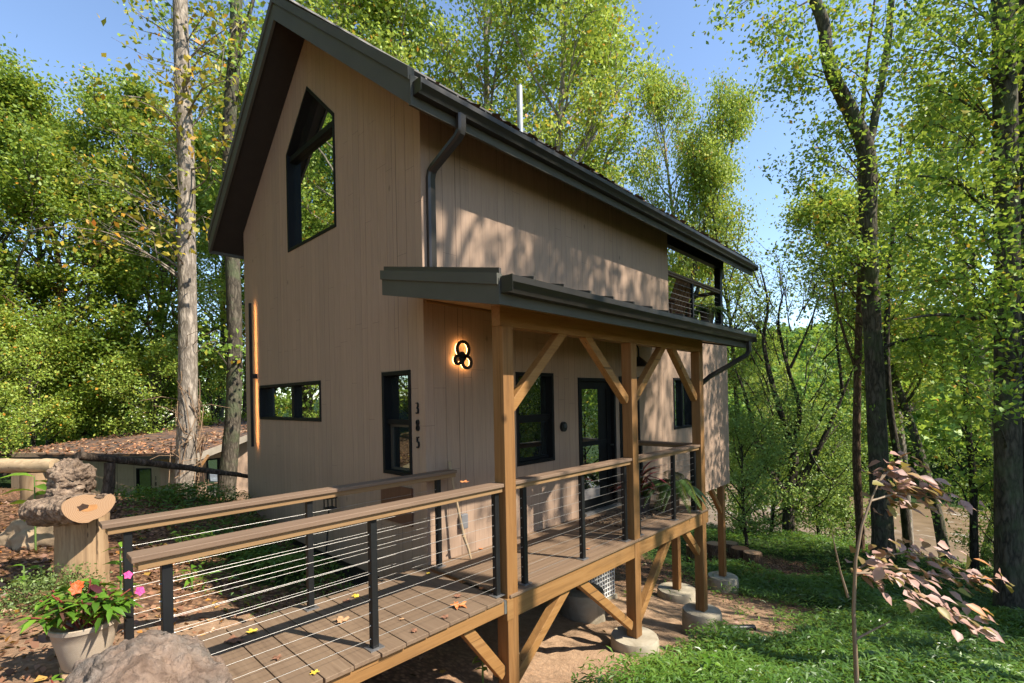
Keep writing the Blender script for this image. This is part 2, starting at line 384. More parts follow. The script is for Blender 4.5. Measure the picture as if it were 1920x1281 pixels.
t.set(Base_Color=col, Roughness=.95); t.b.inputs['Specular IOR Level'].default_value = .1
t.bump(t.math('ADD', n1, t.math('MULTIPLY', n3, .5)), .9, .03)
gnd = raw_mesh('ground', V, F, t.m, smooth=True)
cov = cover_green(V[:, 0], V[:, 1]); a_ = gnd.data.attributes.new('cover', 'FLOAT', 'POINT'); a_.data.foreach_set('value', cov.astype(np.float32))
dm = np.exp(-(((V[:, 0]-4.0)/4.2)**4+((V[:, 1]+.2)/2.0)**4))+.75*np.exp(-(((V[:, 0]+1.9)/.75)**2+((V[:, 1]-.55)/.5)**2))+.5*np.exp(-(((V[:, 0]+3.0)/.5)**2+((V[:, 1]-.3)/1.0)**2))
a_ = gnd.data.attributes.new('dirt', 'FLOAT', 'POINT'); a_.data.foreach_set('value', np.clip(dm, 0, 1).astype(np.float32))
gnd['kind'] = 'structure'
# river: brown sheet with lines of white water
t = NT('muddy_river'); v = t.coord((.28, .12, 1)); rp = t.noise(v, 3, 6, .6)
vm = t.coord((.16, .05, 1)); band = t.noise(vm, 1.3, 3, .5, 1.5); fine = t.noise(t.coord((.9, .5, 1)), 2.4, 6, .7)
foam = t.ramp(t.math('ADD', t.math('MULTIPLY', band, .62), t.math('MULTIPLY', fine, .5)), [(.63, (0, 0, 0)), (.72, (1, 1, 1))])
t.set(Base_Color=t.mix(foam, t.ramp(rp, [(.3, (.17, .11, .06)), (.7, (.26, .175, .10))]), (.72, .68, .60)), Roughness=.28)
t.bump(rp, .5, .25)
rv = MB(); ys = np.linspace(-90, 160, 60); xs = np.linspace(46, 79, 14)
vs = [(x, y, -12.05+.0*x) for x in xs for y in ys]; fs = [(i*60+j, (i+1)*60+j, (i+1)*60+j+1, i*60+j+1) for i in range(13) for j in range(59)]
rv.add(vs, fs); rv.build('river', t.m, kind='structure')

# ------------------------------------------------------------------ the cabin
YR = 2.72; ZS = lambda y: 7.13-.80*abs(y-YR)           # underside of the roof
L, W = 8.8, 5.5
FA = lambda u, v_, w_: (-w_, u, v_)                     # gable front: u = Y, w outward
SA = lambda u, v_, w_: (u, -w_, v_)                     # porch side: u = X, w outward
FR = lambda u, v_, w_: (5.8+w_, u, v_)
cabin = empty('cabin', (0, 0, -.33), 'two storey taupe timber cabin with steep metal roof and covered porch', 'house')
C_ = cabin
gable_win = [(1.91, 4.14), (3.50, 4.14), (3.50, 5.67), (2.72, 6.40), (1.91, 5.67)]
small_win = [(2.46, 1.50), (4.83, 1.50), (4.83, 2.09), (2.46, 2.09)]
tall_win = [(.255, .92), (.845, .92), (.845, 2.12), (.255, 2.12)]
win1 = [(1.43, .90), (2.20, .90), (2.20, 2.12), (1.43, 2.12)]
door1 = [(2.78, .03), (3.80, .03), (3.80, 2.07), (2.78, 2.07)]
door2 = [(3.93, .03), (4.58, .03), (4.58, 2.11), (3.93, 2.11)]
win3 = [(5.92, 1.11), (6.87, 1.11), (6.87, 2.12), (5.92, 2.12)]
front = [(.002, -.36), (W, -.36), (W, ZS(W)+.03), (YR, ZS(YR)+.03), (.002, ZS(0)+.03)]
MB().prism(front, FA, 0, -.15, [gable_win, small_win, tall_win]).build('front_wall', SIDING, C_)
side = [(.002, -.33), (L, -.33), (L, 3.22), (5.8, 3.22), (5.8, ZS(0)+.03), (.002, ZS(0)+.03)]
MB().prism(side, SA, 0, -.15, [win1, door1, door2, win3]).build('porch_side_wall', SIDING, C_)
MB().prism([(.152, -.33), (L, -.33), (L, 3.22), (5.8, 3.22), (5.8, ZS(W)), (.152, ZS(W))], lambda u, v_, w_: (u, W-.152+w_, v_), 0, .15).build('rear_wall', SIDING, C_)
MB().prism([(.152, ZS(0)-2), (W-.155, ZS(0)-2), (W-.155, ZS(W)), (YR, ZS(YR)), (.152, ZS(0))], FR, 0, -.12).build('balcony_wall', SIDING, C_)
MB().prism([(.152, -.33), (W-.155, -.33), (W-.155, 3.2), (.152, 3.2)], lambda u, v_, w_: (L+w_, u, v_), 0, -.15).build('end_wall', SIDING, C_)
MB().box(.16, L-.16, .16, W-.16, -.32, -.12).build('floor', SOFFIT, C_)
MB().box(5.82, L+.02, -.02, W+.02, 3.224, 3.30).build('balcony_floor', BLACK, C_)
def inset(poly, d):
    n = len(poly); out = []
    A = sum(poly[i][0]*poly[(i+1) % n][1]-poly[(i+1) % n][0]*poly[i][1] for i in range(n)); sg = 1 if A > 0 else -1
    for i in range(n):
        p0, p1, p2 = Vector(poly[i-1]), Vector(poly[i]), Vector(poly[(i+1) % n])
        d1 = (p1-p0).normalized(); d2 = (p2-p1).normalized(); n1 = Vector((-d1.y, d1.x))*sg; n2 = Vector((-d2.y, d2.x))*sg
        b = (n1+n2).normalized(); q = p1+b*(d/max(.3, b.dot(n1))); out.append((q.x, q.y))
    return out
def ring(mb, fn, poly, tw, w0, w1): mb.prism(poly, fn, w0, w1, [inset(poly, tw)])
def rect(u0, u1, v0, v1): return [(u0, v0), (u1, v0), (u1, v1), (u0, v1)]
def window(fn, poly, name='window', fw=.045, panes=None, bars=(), glass=GLASS_HI, parent=None, out=.012):
    f = MB(); ring(f, fn, poly, fw, out, -.125)
    for b in bars: f.prism(b, fn, -.03, -.12)
    fr = f.build(name, BLACKF, parent or C_, bevel=.003)
    for p in (panes or [inset(poly, fw-.004)]):
        MB().prism(p, fn, -.095, -.105).build('pane', glass, fr)
    return fr
gi = inset(gable_win, .041)
window(FA, gable_win, panes=[[(1.955, 4.18), (3.455, 4.18), (3.455, 5.56), (1.955, 5.56)], [(1.955, 5.63), (3.455, 5.63), (2.72, 6.335)]], bars=[rect(1.95, 3.46, 5.555, 5.64)])
window(FA, small_win, panes=[rect(2.505, 3.46, 1.545, 2.045), rect(3.555, 4.785, 1.545, 2.045)], bars=[rect(3.46, 3.555, 1.54, 2.05)], glass=GLASS_HI)
tw_ = window(FA, tall_win, panes=[rect(.295, .80, 1.56, 2.08), rect(.335, .765, .99, 1.50)], bars=[rect(.29, .81, 1.50, 1.56)], glass=GLASS_LO)
m = MB(); ring(m, FA, rect(.30, .80, .955, 1.505), .035, -.075, -.11); m.build('lower_sash', m_plain('olive_sash', (.06, .05, .035), .5), tw_)
w1_ = window(SA, win1, panes=[rect(1.475, 2.155, 1.55, 2.075), rect(1.51, 2.12, .98, 1.48)], bars=[rect(1.47, 2.16, 1.48, 1.55)], glass=GLASS_LO)
m = MB(); ring(m, SA, rect(1.475, 2.155, .945, 1.485), .035, -.07, -.115); m.build('lower_sash', BLACKF, w1_)
window(SA, win3, panes=[rect(5.965, 6.36, 1.155, 2.075), rect(6.44, 6.825, 1.155, 2.075)], bars=[rect(6.36, 6.44, 1.15, 2.08)])
# doors
f = MB(); ring(f, SA, door1, .05, .015, -.16); df = f.build('door', BLACKF, C_, bevel=.003)
m = MB(); ring(m, SA, rect(2.83, 3.75, .08, 2.02), .12, -.05, -.09); m.prism(rect(2.95, 3.63, 1.02, 1.09), SA, -.055, -.085); m.build('door_leaf', BLACKF, df)
MB().prism(rect(2.94, 3.40, 1.085, 1.92), SA, -.068, -.075).build('pane', GLASS_HI, df); MB().prism(rect(2.94, 3.40, .36, 1.03), SA, -.068, -.075).build('pane', GLASS_HI, df)
MB().prism(rect(3.40, 3.64, .2, 1.92), SA, -.066, -.085).build('door_stile', BLACKF, df)
MB().prism(rect(2.95, 3.40, .13, .36), SA, -.06, -.075).build('kick_panel', m_plain('dusty_grey_panel', (.33, .29, .26), .5), df)
MB().box(2.80, 3.80, -.10, .05, .012, .045).build('threshold', STEEL, df, bevel=.004)
MB().tube([(3.70, -.02, 1.0), (3.70, .05, 1.0)], .012).tube([(3.70, -.02, 1.0), (3.60, -.02, 1.0)], .011).build('handle', BLACK, df)
f = MB(); ring(f, SA, door2, .05, .015, -.13); d2 = f.build('shutter_door', BLACKF, C_, bevel=.003)
MB().prism(rect(3.975, 4.535, .075, 2.065), SA, -.02, -.06).build('door_leaf', BLACKF, d2)
# access panel low on the gable front
MB().prism(rect(.25, .88, .375, .80), FA, .004, .028).build('access_panel', PANEL, C_, bevel=.003)
# wall lamps
def ringtube(mb, fn, c, r, rt, w0, n=36):
    pts = [fn(c[0]+r*math.cos(2*math.pi*k/n), c[1]+r*math.sin(2*math.pi*k/n), w0) for k in range(n+1)]
    P = [Vector(p) for p in pts]; nrm = Vector(fn(0, 0, 1))-Vector(fn(0, 0, 0)); cc = Vector(fn(c[0], c[1], w0)); vs = []; fs = []
    for p in P[:-1]:
        rd = (p-cc).normalized()
        for a, b in ((-rt, -.012), (rt, -.012), (rt, .012), (-rt, .012)): vs.append(p+rd*a+nrm*b)
    for k in range(n):
        for j in range(4): fs.append((k*4+j, k*4+(j+1) % 4, ((k+1) % n)*4+(j+1) % 4, ((k+1) % n)*4+j))
    mb.add(vs, fs)
rings = [((.505, 2.352), .088), ((.558, 2.205), .066), ((.425, 2.228), .046)]
lp = MB().prism([(.49+.06*math.cos(a*.2618), 2.265+.06*math.sin(a*.2618)) for a in range(24)], SA, .0, .06).build('ring_lamp', BLACK, C_)
for c, r in rings:
    m = MB(); ringtube(m, SA, c, r, .016, .055); m.build('ring', BLACK, lp, smooth=True)
    m = MB(); ringtube(m, SA, c, r, .009, .038); m.build('led_strip', GLOW, lp)
m = MB().box(-.107, -.085, 4.952, 4.983, 1.02, 3.55); sl = m.build('strip_lamp', BLACK, C_)
MB().box(-.0845, -.081, 4.955, 4.98, 1.03, 3.54).build('led_strip', m_emit('warm_led_line', (1, .52, .19), 9), sl)
MB().box(-.0848, -.070, 4.945, 4.9535, 1.02, 3.55).box(-.0848, -.070, 4.9815, 4.99, 1.02, 3.55).build('added_led_baffle', BLACK, sl)  # side strips added to keep the LED line out of the window reflection
MB().box(-.084, 0, 4.93, 5.0, 2.22, 2.30).build('bracket', BLACK, sl)
m = MB().lathe([(.012, .30), (.014, .16), (.05, .13), (.13, .06), (.165, 0), (.155, .004), (.05, .11), (.0, .12)], 28, (4.10, -.28, 2.27)); bl = m.build('barn_lamp', BLACK, C_, smooth=True)
MB().tube([(4.10, -.28, 2.56), (4.10, -.24, 2.63), (4.10, -.14, 2.64), (4.10, 0, 2.56)], .012).build('gooseneck', BLACK, bl)
m = MB().prism([(2.39+.062*math.cos(k*.3142), 1.36+.07*math.sin(k*.3142)) for k in range(20)], SA, 0, .045); db = m.build('lock_box', BLACK, C_, bevel=.012)
MB().prism([(2.40+.03*math.cos(k*.3142), 1.375+.03*math.sin(k*.3142)) for k in range(20)], SA, .046, .055).build('lock_face', m_plain('dark_grey_plastic', (.06, .065, .07), .3), db)
MB().prism(rect(.43, .53, .30, .47), SA, 0, .06).build('outlet_box', m_plain('grey_plastic', (.16, .16, .165), .5), C_, bevel=.01)
# house numbers
def digits(txt, fn, u, vtop, hgt, gap, parent, wid=.62, mirror=-1, off=.002):
    for k, ch in enumerate(txt):
        cu = bpy.data.curves.new('digit', 'FONT'); cu.body = ch; cu.size = 1; cu.extrude = 0; cu.offset = -.02; cu.resolution_u = 4
        ob = bpy.data.objects.new('digit', cu); COL.objects.link(ob); bpy.context.view_layer.update()
        me = bpy.data.meshes.new_from_object(ob.evaluated_get(bpy.context.evaluated_depsgraph_get())); bpy.data.objects.remove(ob)
        co = [v_.co.copy() for v_ in me.vertices]; x0 = min(c.x for c in co); x1 = max(c.x for c in co); y0 = min(c.y for c in co); y1 = max(c.y for c in co)
        h = hgt/(y1-y0); mid = (x0+x1)/2; b = MB()
        z0 = vtop-k*gap-hgt; fr = [fn(u+mirror*(c.x-mid)*h*wid, z0+(c.y-y0)*h, off+.022) for c in co]; bk = [fn(u+mirror*(c.x-mid)*h*wid, z0+(c.y-y0)*h, off) for c in co]
        fs = [tuple(p.vertices) for p in me.polygons]; n = len(co); ec = {}
        for p in fs:
            for i in range(len(p)): e = (p[i], p[(i+1) % len(p)]); ec[tuple(sorted(e))] = ec.get(tuple(sorted(e)), [])+[e]
        allf = list(fs)+[tuple(i+n for i in reversed(p)) for p in fs]+[(e[0][1], e[0][0], e[0][0]+n, e[0][1]+n) for e in ec.values() if len(e) == 1]
        b.add(fr+bk, allf).build('house_number', BLACK, parent)
digits('385', FA, .127, 1.755, .125, .188, C_)
# main roof: two slabs in metal, fascias, gutter
X0, X1 = -.46, 9.2; YE0, YE1 = -.46, 2*YR+.46
def slope(y0, y1, zoff0, zoff1, x0, x1):       # slab between two offsets above the soffit plane
    m = MB(); P = [(x, y, ZS(y)+z) for x in (x0, x1) for y in (y0, y1) for z in (zoff0, zoff1)]
    return m.add(P, [(0,1,3,2),(4,6,7,5),(0,4,5,1),(2,3,7,6),(0,2,6,4),(1,5,7,3)])
for ya, yb in ((YE0, YR), (YR, YE1)):
    slope(ya, yb, .06, .30, X0+.04, X1-.04).build('roof', ROOFM, C_)
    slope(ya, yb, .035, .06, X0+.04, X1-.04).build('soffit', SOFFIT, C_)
    for x0, x1 in ((X0, X0+.037), (X1-.037, X1)):
        slope(ya, yb, .0, .235, x0, x1).build('rake_board', TRIM, C_)
        slope(ya-(.02 if ya < YR-1 else 0), yb+(.02 if yb > YR+1 else 0), .238, .36, x0-.018, x1+.018).build('rake_flashing', TRIM, C_)
    rb = MB()
    for k in range(24):
        x = X0+.2+k*.4; s_ = slope(ya, yb, .30, .345, x, x+.022); rb.add(s_.v, s_.f)
    rb.build('roof_seam', ROOFM, C_)
MB().bar((X0-.02, YR, ZS(YR)+.37), (X1+.02, YR, ZS(YR)+.37), .12, .03).build('ridge_cap', ROOFM, C_)
ze = ZS(YE0)
MB().box(X0+.002, X1-.002, YE0-.03, YE0-.002, ze-.02, ze+.27).build('eave_fascia', TRIM, C_)
MB().box(X0+.002, X1-.002, YE1+.002, YE1+.03, ze-.02, ze+.27).build('eave_fascia', TRIM, C_)
GP = [(0, 0), (-.075, 0), (-.085, .03), (-.10, .05), (-.125, .075), (-.125, .125), (-.113, .125), (-.113, .118), (-.006, .118), (-.006, .125), (0, .125)]
def gutter(x0, x1, y, z, name='gutter', fall=0):
    m = MB(); n = len(GP); vs = [(x, y+p[0], z+p[1]+(fall if x == x1 else 0)) for x in (x0, x1) for p in GP]
    m.add(vs, [(i, (i+1) % n, (i+1) % n+n, i+n) for i in range(n)]); m.add(vs[:n], [tuple(range(n))]); m.add(vs[n:], [tuple(range(n))])
    m.box(x0-.004, x0-.0005, y-.13, y, z+.0, z+.128); m.box(x1+.0005, x1+.004, y-.13, y, z+.0, z+.128)
    return m.build(name, GUTTER, C_, smooth=20)
gutter(X0+.03, X1-.05, YE0-.032, ze+.075); gutter(X0+.03, X1-.05, YE1+.16, ze+.075)
rg_ = np.random.default_rng(44); n_ = 120
lx = rg_.uniform(0, X1-.1, n_); ly = YE0+rg_.exponential(.12, n_)
ROOFLEAF = m_plain('dry_roof_leaf', (.16, .085, .05), .8, 0, .5, 40)
lm = MB()
for a_, b_ in zip(lx, ly):
    z_ = ZS(b_)+.325; s_ = rg_.uniform(.03, .07); q_ = rg_.uniform(0, 6.28); c_, d_ = math.cos(q_)*s_, math.sin(q_)*s_
    lm.add([(a_+c_, b_+d_, z_+.03), (a_-d_, b_+c_, z_), (a_-c_, b_-d_, z_+.01), (a_+d_, b_-c_, z_+.035)], [(0, 1, 2, 3)])
lm.build('roof_leaves', ROOFLEAF, C_, fixn=False, kind='stuff')
# downspout from the upper gutter onto the porch roof
def spout(pts, wdt=.075, dep=.055, name='downspout'):
    m = MB(); P = [Vector(p) for p in pts]; vs = []; fs = []; n = 12
    for i, p in enumerate(P):
        d = (P[min(i+1, len(P)-1)]-P[max(i-1, 0)]).normalized(); x = Vector((1, 0, 0)) if abs(d.x) < .9 else Vector((0, 1, 0)); x = (x-d*x.dot(d)).normalized(); y = d.cross(x)
        for k in range(n):
            a = 2*math.pi*k/n+.26; s_ = 1.0 if k % 2 else .9
            cx = math.copysign(abs(math.cos(a))**.5, math.cos(a)); sy = math.copysign(abs(math.sin(a))**.5, math.sin(a))
            vs.append(p+x*cx*wdt/2*s_+y*sy*dep/2*s_)
    for i in range(len(P)-1):
        for k in range(n): fs.append((i*n+k, i*n+(k+1) % n, (i+1)*n+(k+1) % n, (i+1)*n+k))
    return m.add(vs, fs).build(name, GUTTER, C_, smooth=25)
spout([(.10, YE0-.10, ze+.08), (.10, YE0-.10, ze-.06), (.10, YE0-.085, ze-.10), (.10, YE0-.05, ze-.13), (.10, -.10, ze-.30), (.10, -.06, ze-.335), (.10, -.04, ze-.40), (.10, -.04, 3.9), (.10, -.04, 3.18), (.11, -.08, 3.11), (.13, -.16, 3.08)], .10, .07)
MB().tube([(2.45, .75, ZS(.75)+.25), (2.45, .75, ZS(.75)+1.05)], .045, 14).build('vent_pipe', m_plain('grey_vent_pipe', (.42, .43, .42), .4, .3), C_, smooth=True)
# balcony posts, beam and railing
for x, y in ((8.66, .12), (8.66, 2.75), (8.66, 5.38), (5.9, 5.38)): MB().box(x-.07, x+.07, y-.07, y+.07, 3.302, ZS(y)+(.03 if y > 1 else -.18)).build('balcony_post', BLACK, C_, bevel=.006)
MB().box(5.81, 8.85, .06, .18, ZS(0)-.20, ZS(0)+.02).build('balcony_beam', BLACK, C_); MB().box(5.81, 8.85, W-.18, W-.06, ZS(W)-.20, ZS(W)+.02).build('balcony_beam', BLACK, C_)
def balrail(a, b, zf, names=('balcony_rail', 'balcony_rail_post', 'balcony_cable'), posts=(.5,), capm=CAPM):
    a = Vector(a); b = Vector(b)
    MB().bar(a+Vector((0, 0, zf+.91)), b+Vector((0, 0, zf+.91)), .12, .036).bar(a+Vector((0, 0, zf+.872)), b+Vector((0, 0, zf+.872)), .07, .036).build(names[0], capm, C_)
    for p in posts:
        q = a.lerp(b, p); MB().box(q.x-.025, q.x+.025, q.y-.025, q.y+.025, zf, zf+.853).build(names[1], BLACK, C_)
    for k in range(7):
        z = zf+.10+k*.108; MB().tube([a+Vector((0, 0, z)), b+Vector((0, 0, z))], .0035, 5).build(names[2], CABLE, C_)
balrail((5.82, .10, 0), (8.59, .10, 0), 3.302, posts=(.47,)); balrail((8.66, .2, 0), (8.66, 2.68, 0), 3.302); balrail((8.66, 2.82, 0), (8.66, 5.3, 0), 3.302)
# porch roof
PZt = lambda y: 3.083+.205*y                            # top edge of rake, y <= 0
def pslab(y0, y1, z0, z1, x0, x1):
    P = [(x, y, PZt(y)+z) for x in (x0, x1) for y in (y0, y1) for z in (z0, z1)]
    return MB().add(P, [(0,1,3,2),(4,6,7,5),(0,4,5,1),(2,3,7,6),(0,2,6,4),(1,5,7,3)])
PX0, PX1, PYE = -.50, 5.16, -1.63
pslab(PYE, -.003, -.19, -.03, PX0+.03, PX1-.03).build('porch_roof', ROOFM, C_)
pslab(PYE, -.003, -.215, -.19, PX0+.03, PX1-.03).build('porch_soffit', PSOFFIT, C_)
for x0, x1 in ((PX0, PX0+.028), (PX1-.028, PX1)):
    pslab(PYE, -.001 if x0 > 0 else .0, -.24, -.085, x0, x1).build('porch_rake_board', TRIM, C_)
    pslab(PYE-.02, .01 if x0 < 0 else -.001, -.085, .004, x0-.015, x1+.015).build('porch_rake_flashing', TRIM, C_)
MB().box(PX0+.001, PX1-.001, PYE-.025, PYE-.001, PZt(PYE)-.24, PZt(PYE)-.04).build('porch_eave_fascia', TRIM, C_)
rb = MB()
for k in range(14):
    s_ = pslab(PYE-.01, -.004, -.03, .05, PX0+.02+.41*k, PX0+.045+.41*k); rb.add(s_.v, s_.f)
    x = PX0+.02+.41*k; z = PZt(PYE)
    if k < 13: rb.box(x+.02, x+.41, PYE-.035, PYE+.03, z-.03, z-.018)
rb.build('porch_roof_seam', ROOFM, C_)
gutter(PX0+.02, PX1-.03, PYE-.027, PZt(PYE)-.155)
MB().box(.02, 4.5, -.028, -.002, 2.83, 2.855).build('porch_ledger', SUBR, C_)
# porch posts, beams, braces
MB().box(-.03, 4.475, -1.19, -1.08, 2.44, 2.635).build('porch_beam', BEAM, C_, bevel=.006)
PXS = [.04, 2.29, 4.33]
def bz(name, p): MB().lathe([(.0, p[2]-.6), (p[3]*1.06, p[2]-.6), (p[3]*1.03, p[2]-.12), (p[3], p[2]-.02), (p[3]*.97, p[2]), (0, p[2])], 36, (p[0], p[1], 0)).build(name, CONC, C_, smooth=50)
for x, zb in zip(PXS, (-1.32, -1.22, -1.56)):
    MB().box(x-.07, x+.07, -1.22, -1.082, zb, 2.438).build('porch_post', POST, C_, bevel=.006)
for p in ((.04, -1.15, -1.32, .30), (2.29, -1.15, -1.22, .29), (4.33, -1.15, -1.56, .285), (8.9, .25, -2.62, .34), (6.75, .4, -2.34, .40), (3.2, .3, -1.28, .34)): bz('concrete_pier', p)
YB = -1.135
def brace(a, b, mat, w_=.09, h_=.10): MB().bar((a[0], YB, a[1]), (b[0], YB, b[1]), w_, h_).build('brace', mat, C_, bevel=.005)
brace((.12, 1.69), (.95, 2.47), BRACER); brace((2.21, 1.72), (1.35, 2.47), BRACEF); brace((2.37, 1.72), (3.22, 2.47), BRACER); brace((4.25, 1.72), (3.46, 2.47), BRACEF)
brace((.12, -.83), (.93, -.21), BRACER); brace((-.04, -.72), (-.48, -.16), BRACEF); brace((2.21, -1.07), (1.16, -.22), BRACEF); brace((2.37, -1.07), (3.26, -.22), BRACER); brace((4.25, -.65), (3.80, -.23), BRACEF)
# posts under the house
MB().box(8.83, 8.97, .18, .32, -2.62, -.335).build('house_post', POST, C_, bevel=.006); MB().box(6.68, 6.82, .33, .47, -2.34, -.335).build('house_post', POST, C_, bevel=.006); MB().box(3.13, 3.27, .23, .37, -1.28, -.335).build('house_post', POST, C_, bevel=.006)
MB().bar((8.84, .25, -1.05), (8.2, .25, -.36), .09, .1).build('brace', BRACEF, C_, bevel=.005)
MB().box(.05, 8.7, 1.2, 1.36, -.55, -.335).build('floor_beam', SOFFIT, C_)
MB().box(.03, .2, .05, W-.05, -.9, -.362).build('void_shade_sheet', SOFFIT, C_)  # dark sheet standing in for the shaded void below the front wall
# porch deck
dk = MB(); y = -1.235
while y < -.02:
    for xa, xb in ((-.005, 2.28), (2.284, 4.5)): dk.box(xa, xb, y, min(y+.134, -.004), -.028, 0)
    y += .14
dk.build('porch_deck', DECKX, C_, bevel=.003)
MB().box(.042, 4.5, -1.215, -1.17, -.222, -.031).build('porch_rim_beam', BEAM, C_, bevel=.004)
jm = MB()
for k in range(9): jm.box(.3+k*.5, .34+k*.5, -1.168, -.01, -.18, -.031)
jm.box(4.455, 4.499, -1.168, -.01, -.222, -.031); jm.build('porch_joist', BEAM, C_)
MB().box(-.045, .038, -1.228, -1.17, -.222, -.031).build('beam_end_block', BEAM, C_, bevel=.003); MB().box(-.075, -.047, -1.2235, -1.18, -.15, -.035).build('joist_hanger', STEEL, C_)
# railings
def rail(parent, x0, x1, yc, posts, ncab=9, capx=None, along='X', plates=True):
    fn = (lambda u, v_, z: (u, v_, z)) if along == 'X' else (lambda u, v_, z: (v_, u, z))
    c0, c1 = capx or (x0, x1)
    def bx(m, a, b, p, q, z0, z1):
        A = fn(a, p, z0); B = fn(b, q, z1); return m.box(A[0], B[0], A[1], B[1], A[2], B[2])
    bx(MB(), c0, c1, yc-.07, yc+.07, .978, 1.01).build('rail_cap', CAPM, parent, bevel=.004)
    bx(MB(), c0+.03, c1-.004, yc-.05, yc+.05, .932, .9775).build('sub_rail', SUBR, parent, bevel=.003)
    for p in posts:
        m = bx(MB(), p-.025, p+.025, yc-.025, yc+.025, .006, .931)
        po = m.build('rail_post', BLACK, parent, bevel=.003)
        bx(MB(), p-.055, p+.055, yc-.05, yc+.05, .0015, .009).build('base_plate', STEEL, po)
        bo = MB()
        for k in range(ncab):
            z = .075+k*.0935; s0 = fn(p-.034, yc, z); s1 = fn(p+.034, yc, z); bo.tube([s0, s1], .0055, 6)
        bo.build('cable_fitting', CABLE, po)
    for k in range(ncab):
        z = .075+k*.0935; MB().tube([fn(x0+.03, yc, z), fn((x0+x1)/2, yc, z-.003), fn(x1-.01, yc, z)], .0014, 6).build('cable', CABLE, parent)
rail(C_, .11, 2.22, -1.14, (.29, 1.24, 2.13)); rail(C_, 2.36, 4.26, -1.14, (2.46, 3.46, 4.17)); rail(C_, -1.07, -.03, 4.43, (-1.0, -.1), along='Y')
# pipe beside the last porch post
spout([(4.96, PYE-.09, PZt(PYE)-.15), (4.96, PYE-.09, PZt(PYE)-.30), (4.94, PYE-.05, PZt(PYE)-.37), (4.60, -1.24, 2.06), (4.46, -1.10, 1.9), (4.45, -1.08, 1.75), (4.45, -1.08, -.5), (4.45, -1.08, -1.95)], .085, .07)
m = MB(); N = 40; a_ = Vector((4.47, -1.1, -1.93)); b_ = Vector((5.25, -1.62, -2.02))
m.tube([a_.lerp(b_, k/N) for k in range(N+1)], [.055 if k % 2 else .048 for k in range(N+1)], 12); m.build('drain_hose', m_plain('black_plastic_pipe', (.02, .021, .024), .35), C_, smooth=True)

# ------------------------------------------------------------------ footbridge
fb = empty('footbridge', (-1.35, -.6, -.2), 'plank footbridge with cable railings leading to the porch', 'bridge')
dk = MB(); x = -2.78; k = 0
rb_ = random.Random(3)
while x < -.14:
    yj = rb_.uniform(-.012, .012); dk.box(x, x+.2, -1.245+yj, .03+rb_.uniform(-.015, .015), -.030, rb_.uniform(-.001, .0012)); x += .207
dk.build('deck_board', DECKY, fb, bevel=.004)
for y0 in (-1.222, -.75, -.3, -.03): MB().box(-2.78, -.078, y0, y0+.04, -.150, -.034).build('joist', BEAM, fb, bevel=.003)
rail(fb, -2.58, -.05, -1.14, (-2.56, -1.325, -.085), capx=(-2.72, -.035)); rail(fb, -2.6, .06, -.12, (-2.58, -1.335, .055), capx=(-2.72, .27))

# ------------------------------------------------------------------ vegetation helpers
def nrm(a): return a/np.maximum(1e-9, np.linalg.norm(a, axis=-1, keepdims=True))
def leaf_quads(P, S, rng, up=.7, aspect=.62, fold=.12, spread=1.0):
    N = len(P); n = nrm(rng.normal(0, spread, (N, 3))+np.array([0, 0, up])); t = nrm(np.cross(n, rng.normal(0, 1, (N, 3)))); b = np.cross(n, t)
    S = np.asarray(S)[:, None] if np.ndim(S) else np.full((N, 1), S)
    V = np.stack([P-t*S*.5, P+b*S*aspect*.5+n*S*fold, P+t*S*.5, P-b*S*aspect*.5+n*S*fold], 1).reshape(-1, 3)
    return V, np.arange(4*N).reshape(-1, 4)
def blades(P, D, Nn, Ln, Wd, droop=.25):
    'curved, folded leaves: 8 vertices, 6 quads each; P base, D direction, Nn upper side'
    D = nrm(D); Nn = nrm(Nn-D*np.sum(Nn*D, 1, keepdims=True)); B = np.cross(D, Nn); Ln = Ln[:, None]; Wd = Wd[:, None]; out = []
    st = [(0, .06), (.3, .85), (.62, .9), (1.0, .04)]
    for s, wf in st:
        c = P+D*Ln*s-Nn*Ln*droop*s*s-np.array([0, 0, 1])*Ln*droop*.5*s*s
        out += [c+B*Wd*.5*wf+Nn*Wd*.12*wf, c-Nn*Wd*.06*wf, c-B*Wd*.5*wf+Nn*Wd*.12*wf]
    V = np.stack(out, 1); N = len(P); base = np.arange(N)[:, None]*12; F = []
    for r in range(3):
        for k in range(2): F.append(np.stack([base[:, 0]+r*3+k, base[:, 0]+r*3+k+1, base[:, 0]+r*3+k+4, base[:, 0]+r*3+k+3], 1))
    return V.reshape(-1, 3), np.concatenate(F, 0), 6
G_DEEP = [(0, (0.059, 0.110, 0.016)), (.3, (0.135, 0.227, 0.032)), (.6, (0.254, 0.371, 0.047)), (.85, (0.441, 0.494, 0.068)), (.96, (0.744, 0.524, 0.081)), (1, (1.014, 0.440, 0.054))]
G_MID = [(0, (0.063, 0.131, 0.019)), (.3, (0.145, 0.287, 0.041)), (.6, (0.260, 0.430, 0.059)), (.85, (0.416, 0.551, 0.080)), (.95, (0.624, 0.527, 0.069)), (1, (0.748, 0.336, 0.046))]
G_YEL = [(0, (0.097, 0.168, 0.026)), (.3, (0.212, 0.329, 0.049)), (.6, (0.349, 0.459, 0.072)), (.85, (0.518, 0.583, 0.108)), (.94, (0.616, 0.488, 0.072)), (1, (0.648, 0.263, 0.036))]
LF_DEEP = m_leaf('deep_green_leaves', G_DEEP); LF_MID = m_leaf('green_leaves', G_MID); LF_YEL = m_leaf('yellow_green_leaves', G_YEL, .4)
